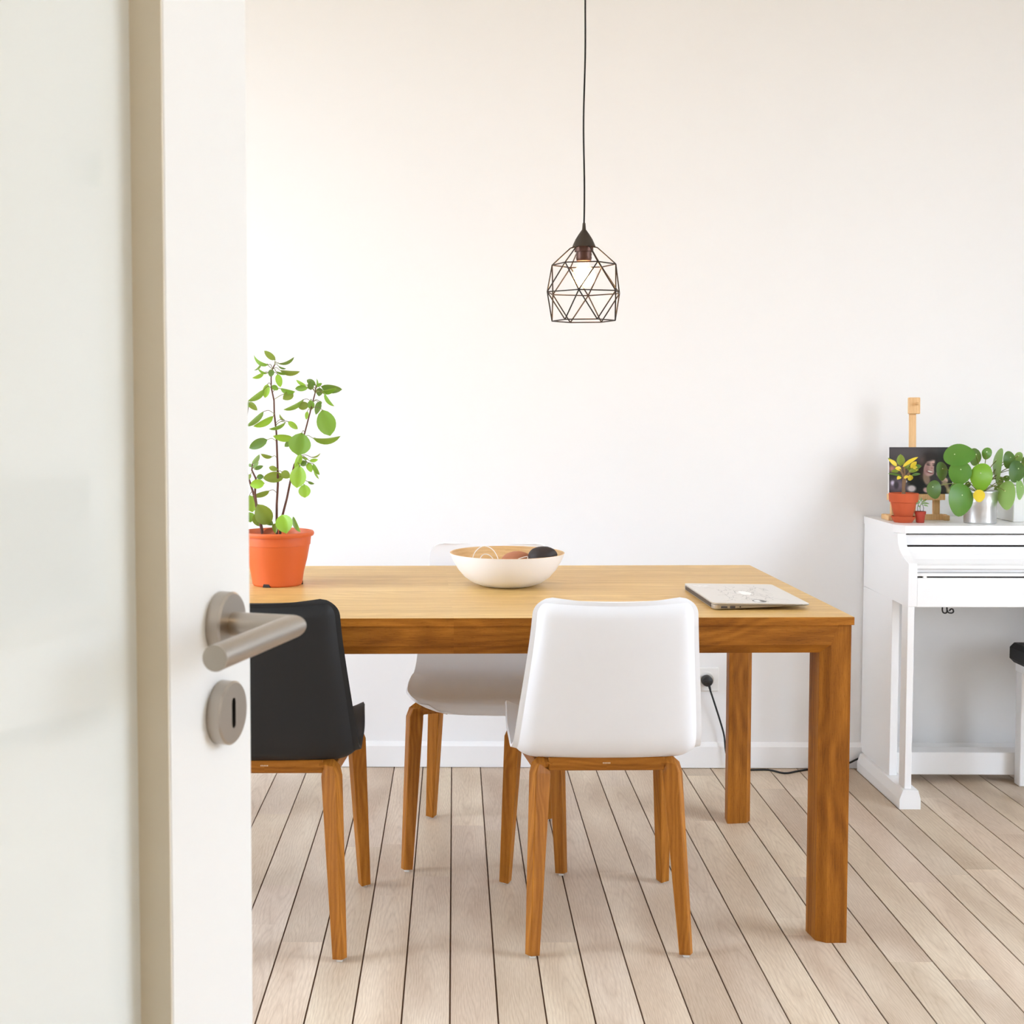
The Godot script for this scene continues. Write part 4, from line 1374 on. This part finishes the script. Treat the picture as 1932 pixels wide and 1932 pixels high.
func easel_and_picture() -> void:
	var py := 0.8502
	var o := thing("table_easel", "small beech wood table easel standing on the piano", "easel", Vector3(1.4830, py, -4.245))
	var tilt := Basis(Vector3.RIGHT, -0.045)
	var up := func(s: SurfaceTool, c: Vector3, size: Vector3, b: float) -> void: box(s, tilt * c, size, b, tilt)
	var s := surf()
	up.call(s, Vector3(-0.002, 0.205, 0.0), Vector3(0.021, 0.37, 0.010), 0.001)
	obj("mast", s, M.beech, o)
	s = surf()
	up.call(s, Vector3(0, 0.368, 0.008), Vector3(0.036, 0.053, 0.016), 0.002)
	obj("clamp_block", s, M.beech, o)
	s = surf()
	lathe(s, [Vector2(0.0045, 0.0), Vector2(0.0045, 0.020), Vector2(0.003, 0.022), Vector2(0, 0.0225)], 16, Transform3D(Basis(Vector3(1, 0, 0), Vector3(0, 0, 1), Vector3(0, -1, 0)), tilt * Vector3(0.005, 0.374, 0.015)))
	obj("peg", s, M.beech, o)
	s = surf()
	up.call(s, Vector3(0.005, 0.074, 0.014), Vector3(0.180, 0.020, 0.024), 0.001)
	obj("ledge", s, M.beech, o)
	for dx in [-0.062, 0.074]:
		s = surf()
		up.call(s, Vector3(dx, 0.042, 0.002), Vector3(0.021, 0.052, 0.012), 0.001)
		obj("upright", s, M.beech, o)
	obj("base_bar", bx(Vector3(0.196, 0.018, 0.020), Vector3(0.008, 0.009, 0.003), 0.001), M.beech, o)
	for dx in [-0.082, 0.098]: obj("foot", bx(Vector3(0.018, 0.0165, 0.07), Vector3(dx, 0.00825, 0.0), 0.002), M.beech, o)
	# canvas print
	var at := Vector3(1.4985, py + 0.0848, -4.245 + 0.0150)
	var p := thing("canvas_print", "photo print of a smiling dark haired woman on a small canvas", "picture", at)
	p.rotation.x = -0.045
	obj("canvas", span(surf(), Vector3(-0.101, 0, -0.004), Vector3(0.101, 0.150, 0.008), 0.001), M.canvas_edge, p)
	s = surf()
	face(s, [Vector3(-0.101, 0, 0.0084), Vector3(0.101, 0, 0.0084), Vector3(0.101, 0.150, 0.0084), Vector3(-0.101, 0.150, 0.0084)], Vector3(0, 0, 1), [Vector2(0, 1), Vector2(1, 1), Vector2(1, 0), Vector2(0, 0)])
	obj("print", s, M.portrait_print, p)
	# white box at the right edge of the picture
	var b := thing("storage_box", "plain white box beside the zinc pot on the piano", "box", Vector3(1.770, py, -4.25))
	obj("body", span(surf(), Vector3(0, 0, -0.06), Vector3(0.15, 0.094, 0.09), 0.002), M.plastic_white, b)
	obj("lid", span(surf(), Vector3(-0.002, 0.0945, -0.062), Vector3(0.152, 0.108, 0.092), 0.002), M.plastic_white, b)

# ---------------------------------------------------------------- seen only in the reflection of the door glass
func far_side() -> void:
	var o := thing("lowboard", "white lowboard on the right wall, mirrored in the door glass", "cabinet", Vector3(XR - 0.31, 0, -4.05))
	obj("body", span(surf(), Vector3(0, 0.06, 0), Vector3(0.305, 0.38, 0.8), 0.002), M.white_satin, o)
	obj("plinth", span(surf(), Vector3(0.03, 0.0, 0.03), Vector3(0.305, 0.06, 0.77)), M.gap_dark, o)
	for k in 2: obj("front", span(surf(), Vector3(-0.018, 0.064, 0.002 + k * 0.4), Vector3(-0.0005, 0.376, 0.396 + k * 0.4), 0.001), M.white_satin, o)
	var t := thing("television", "flat black television on the white lowboard", "television", Vector3(XR - 0.2, 0.3802, -3.42))
	obj("housing", span(surf(), Vector3(0, 0.07, -0.40), Vector3(0.035, 0.56, 0.40), 0.003), M.black_rubber, t)
	obj("screen", span(surf(), Vector3(-0.0015, 0.08, -0.392), Vector3(0, 0.552, 0.392)), M.screen_black, t)
	obj("stand", span(surf(), Vector3(-0.08, 0, -0.15), Vector3(0.1, 0.012, 0.15), 0.003), M.black_rubber, t)
	obj("neck", span(surf(), Vector3(0.01, 0.012, -0.03), Vector3(0.03, 0.08, 0.03)), M.black_rubber, t)
	var sh := thing("wall_shelf", "white shelf high on the right wall, mirrored in the door glass", "shelf", Vector3(XR - 0.24, 2.03, -4.3))
	obj("board", span(surf(), Vector3(0, 0, 0), Vector3(0.235, 0.025, 0.75), 0.002), M.white_satin, sh)
	var p := thing("potted_plant", "trailing plant in a green pot on the wall shelf, mirrored in the door glass", "plant", Vector3(XR - 0.12, 2.0552, -3.98))
	var s := surf()
	lathe(s, [Vector2(0, 0), Vector2(0.05, 0), Vector2(0.065, 0.13), Vector2(0.06, 0.13), Vector2(0.055, 0.11), Vector2(0, 0.11)], 32)
	obj("pot", s, M.leaf_dark, p)
	rng.seed = 55
	for k in 12:
		s = surf()
		var a := rng.randf() * TAU
		var d := Vector3(cos(a) * 0.5 - 0.1, rng.randf_range(0.2, 1.0), sin(a)).normalized()
		leaf(s, Vector3(0, 0.11, 0) + d * 0.02, Vector3(0, 0.11, 0) + d * rng.randf_range(0.12, 0.28) * Vector3(0.5, 1, 1), 0.03, Vector3(-0.4, 1, 0.2), 0.3, 0.2)
		obj("leaf", s, M.leaf_dark, p)

func _ready() -> void:
	# camera: lens axis left of and above the middle of the frame
	var f := 2475.0
	var cam := Camera3D.new()
	cam.name = "camera"
	var at := CameraAttributesPhysical.new()
	at.frustum_near = 0.05
	at.frustum_far = 60.0
	at.frustum_focal_length = 24.0
	at.frustum_focus_distance = 3.3
	at.exposure_aperture = 10.0
	at.exposure_shutter_speed = 100.0
	cam.attributes = at
	cam.projection = Camera3D.PROJECTION_FRUSTUM
	cam.near = 0.05
	cam.far = 60.0
	cam.size = 0.05 * 1932.0 / f
	cam.frustum_offset = Vector2((966.0 - 829.0) / f, -(966.0 - 884.7) / f) * 0.05
	cam.position = Vector3(0, 1.236, 0)
	cam.rotation_degrees = Vector3(-3.0, 0.648, 0)
	add_child(cam)
	cam.current = true
	# an even, bright overcast sky
	var we := WorldEnvironment.new()
	we.name = "environment"
	var env := Environment.new()
	var sky := ProceduralSkyMaterial.new()
	sky.sky_top_color = c8(216, 233, 255)
	sky.sky_horizon_color = c8(230, 242, 255)
	sky.ground_bottom_color = c8(150, 146, 138)
	sky.ground_horizon_color = c8(190, 188, 182)
	sky.sun_angle_max = 1.0
	env.sky = Sky.new()
	env.sky.sky_material = sky
	env.background_mode = Environment.BG_SKY
	env.background_energy_multiplier = 10.0
	env.tonemap_mode = Environment.TONE_MAPPER_LINEAR
	env.tonemap_exposure = 1.25
	env.sdfgi_enabled = true
	env.ssao_enabled = true
	env.ssil_enabled = true
	we.environment = env
	add_child(we)

	materials()
	mat("petiole_mark", c8(214, 190, 160), 0.6)
	room()
	door()
	table()
	make_chair("dining_chair", "white shell chair with oak legs, its back to us, near the table", M.white_shell, Vector3(0.3395, 0, -3.085), deg_to_rad(1.5))
	make_chair("dining_chair", "black shell chair with oak legs, half hidden by the open door", M.black_shell, Vector3(-0.4265, 0, -3.054), deg_to_rad(0.9))
	make_chair("dining_chair", "white shell chair with oak legs facing us across the table", M.white_shell, Vector3(0.0905, 0, -3.600), deg_to_rad(180.0 - 3.2))
	piano()
	lamp()
	tall_plant()
	bowl_and_contents()
	laptop()
	easel_and_picture()
	pot_with_saucer()
	tiny_plant()
	money_plant()
	socket_and_cable()
	far_side()
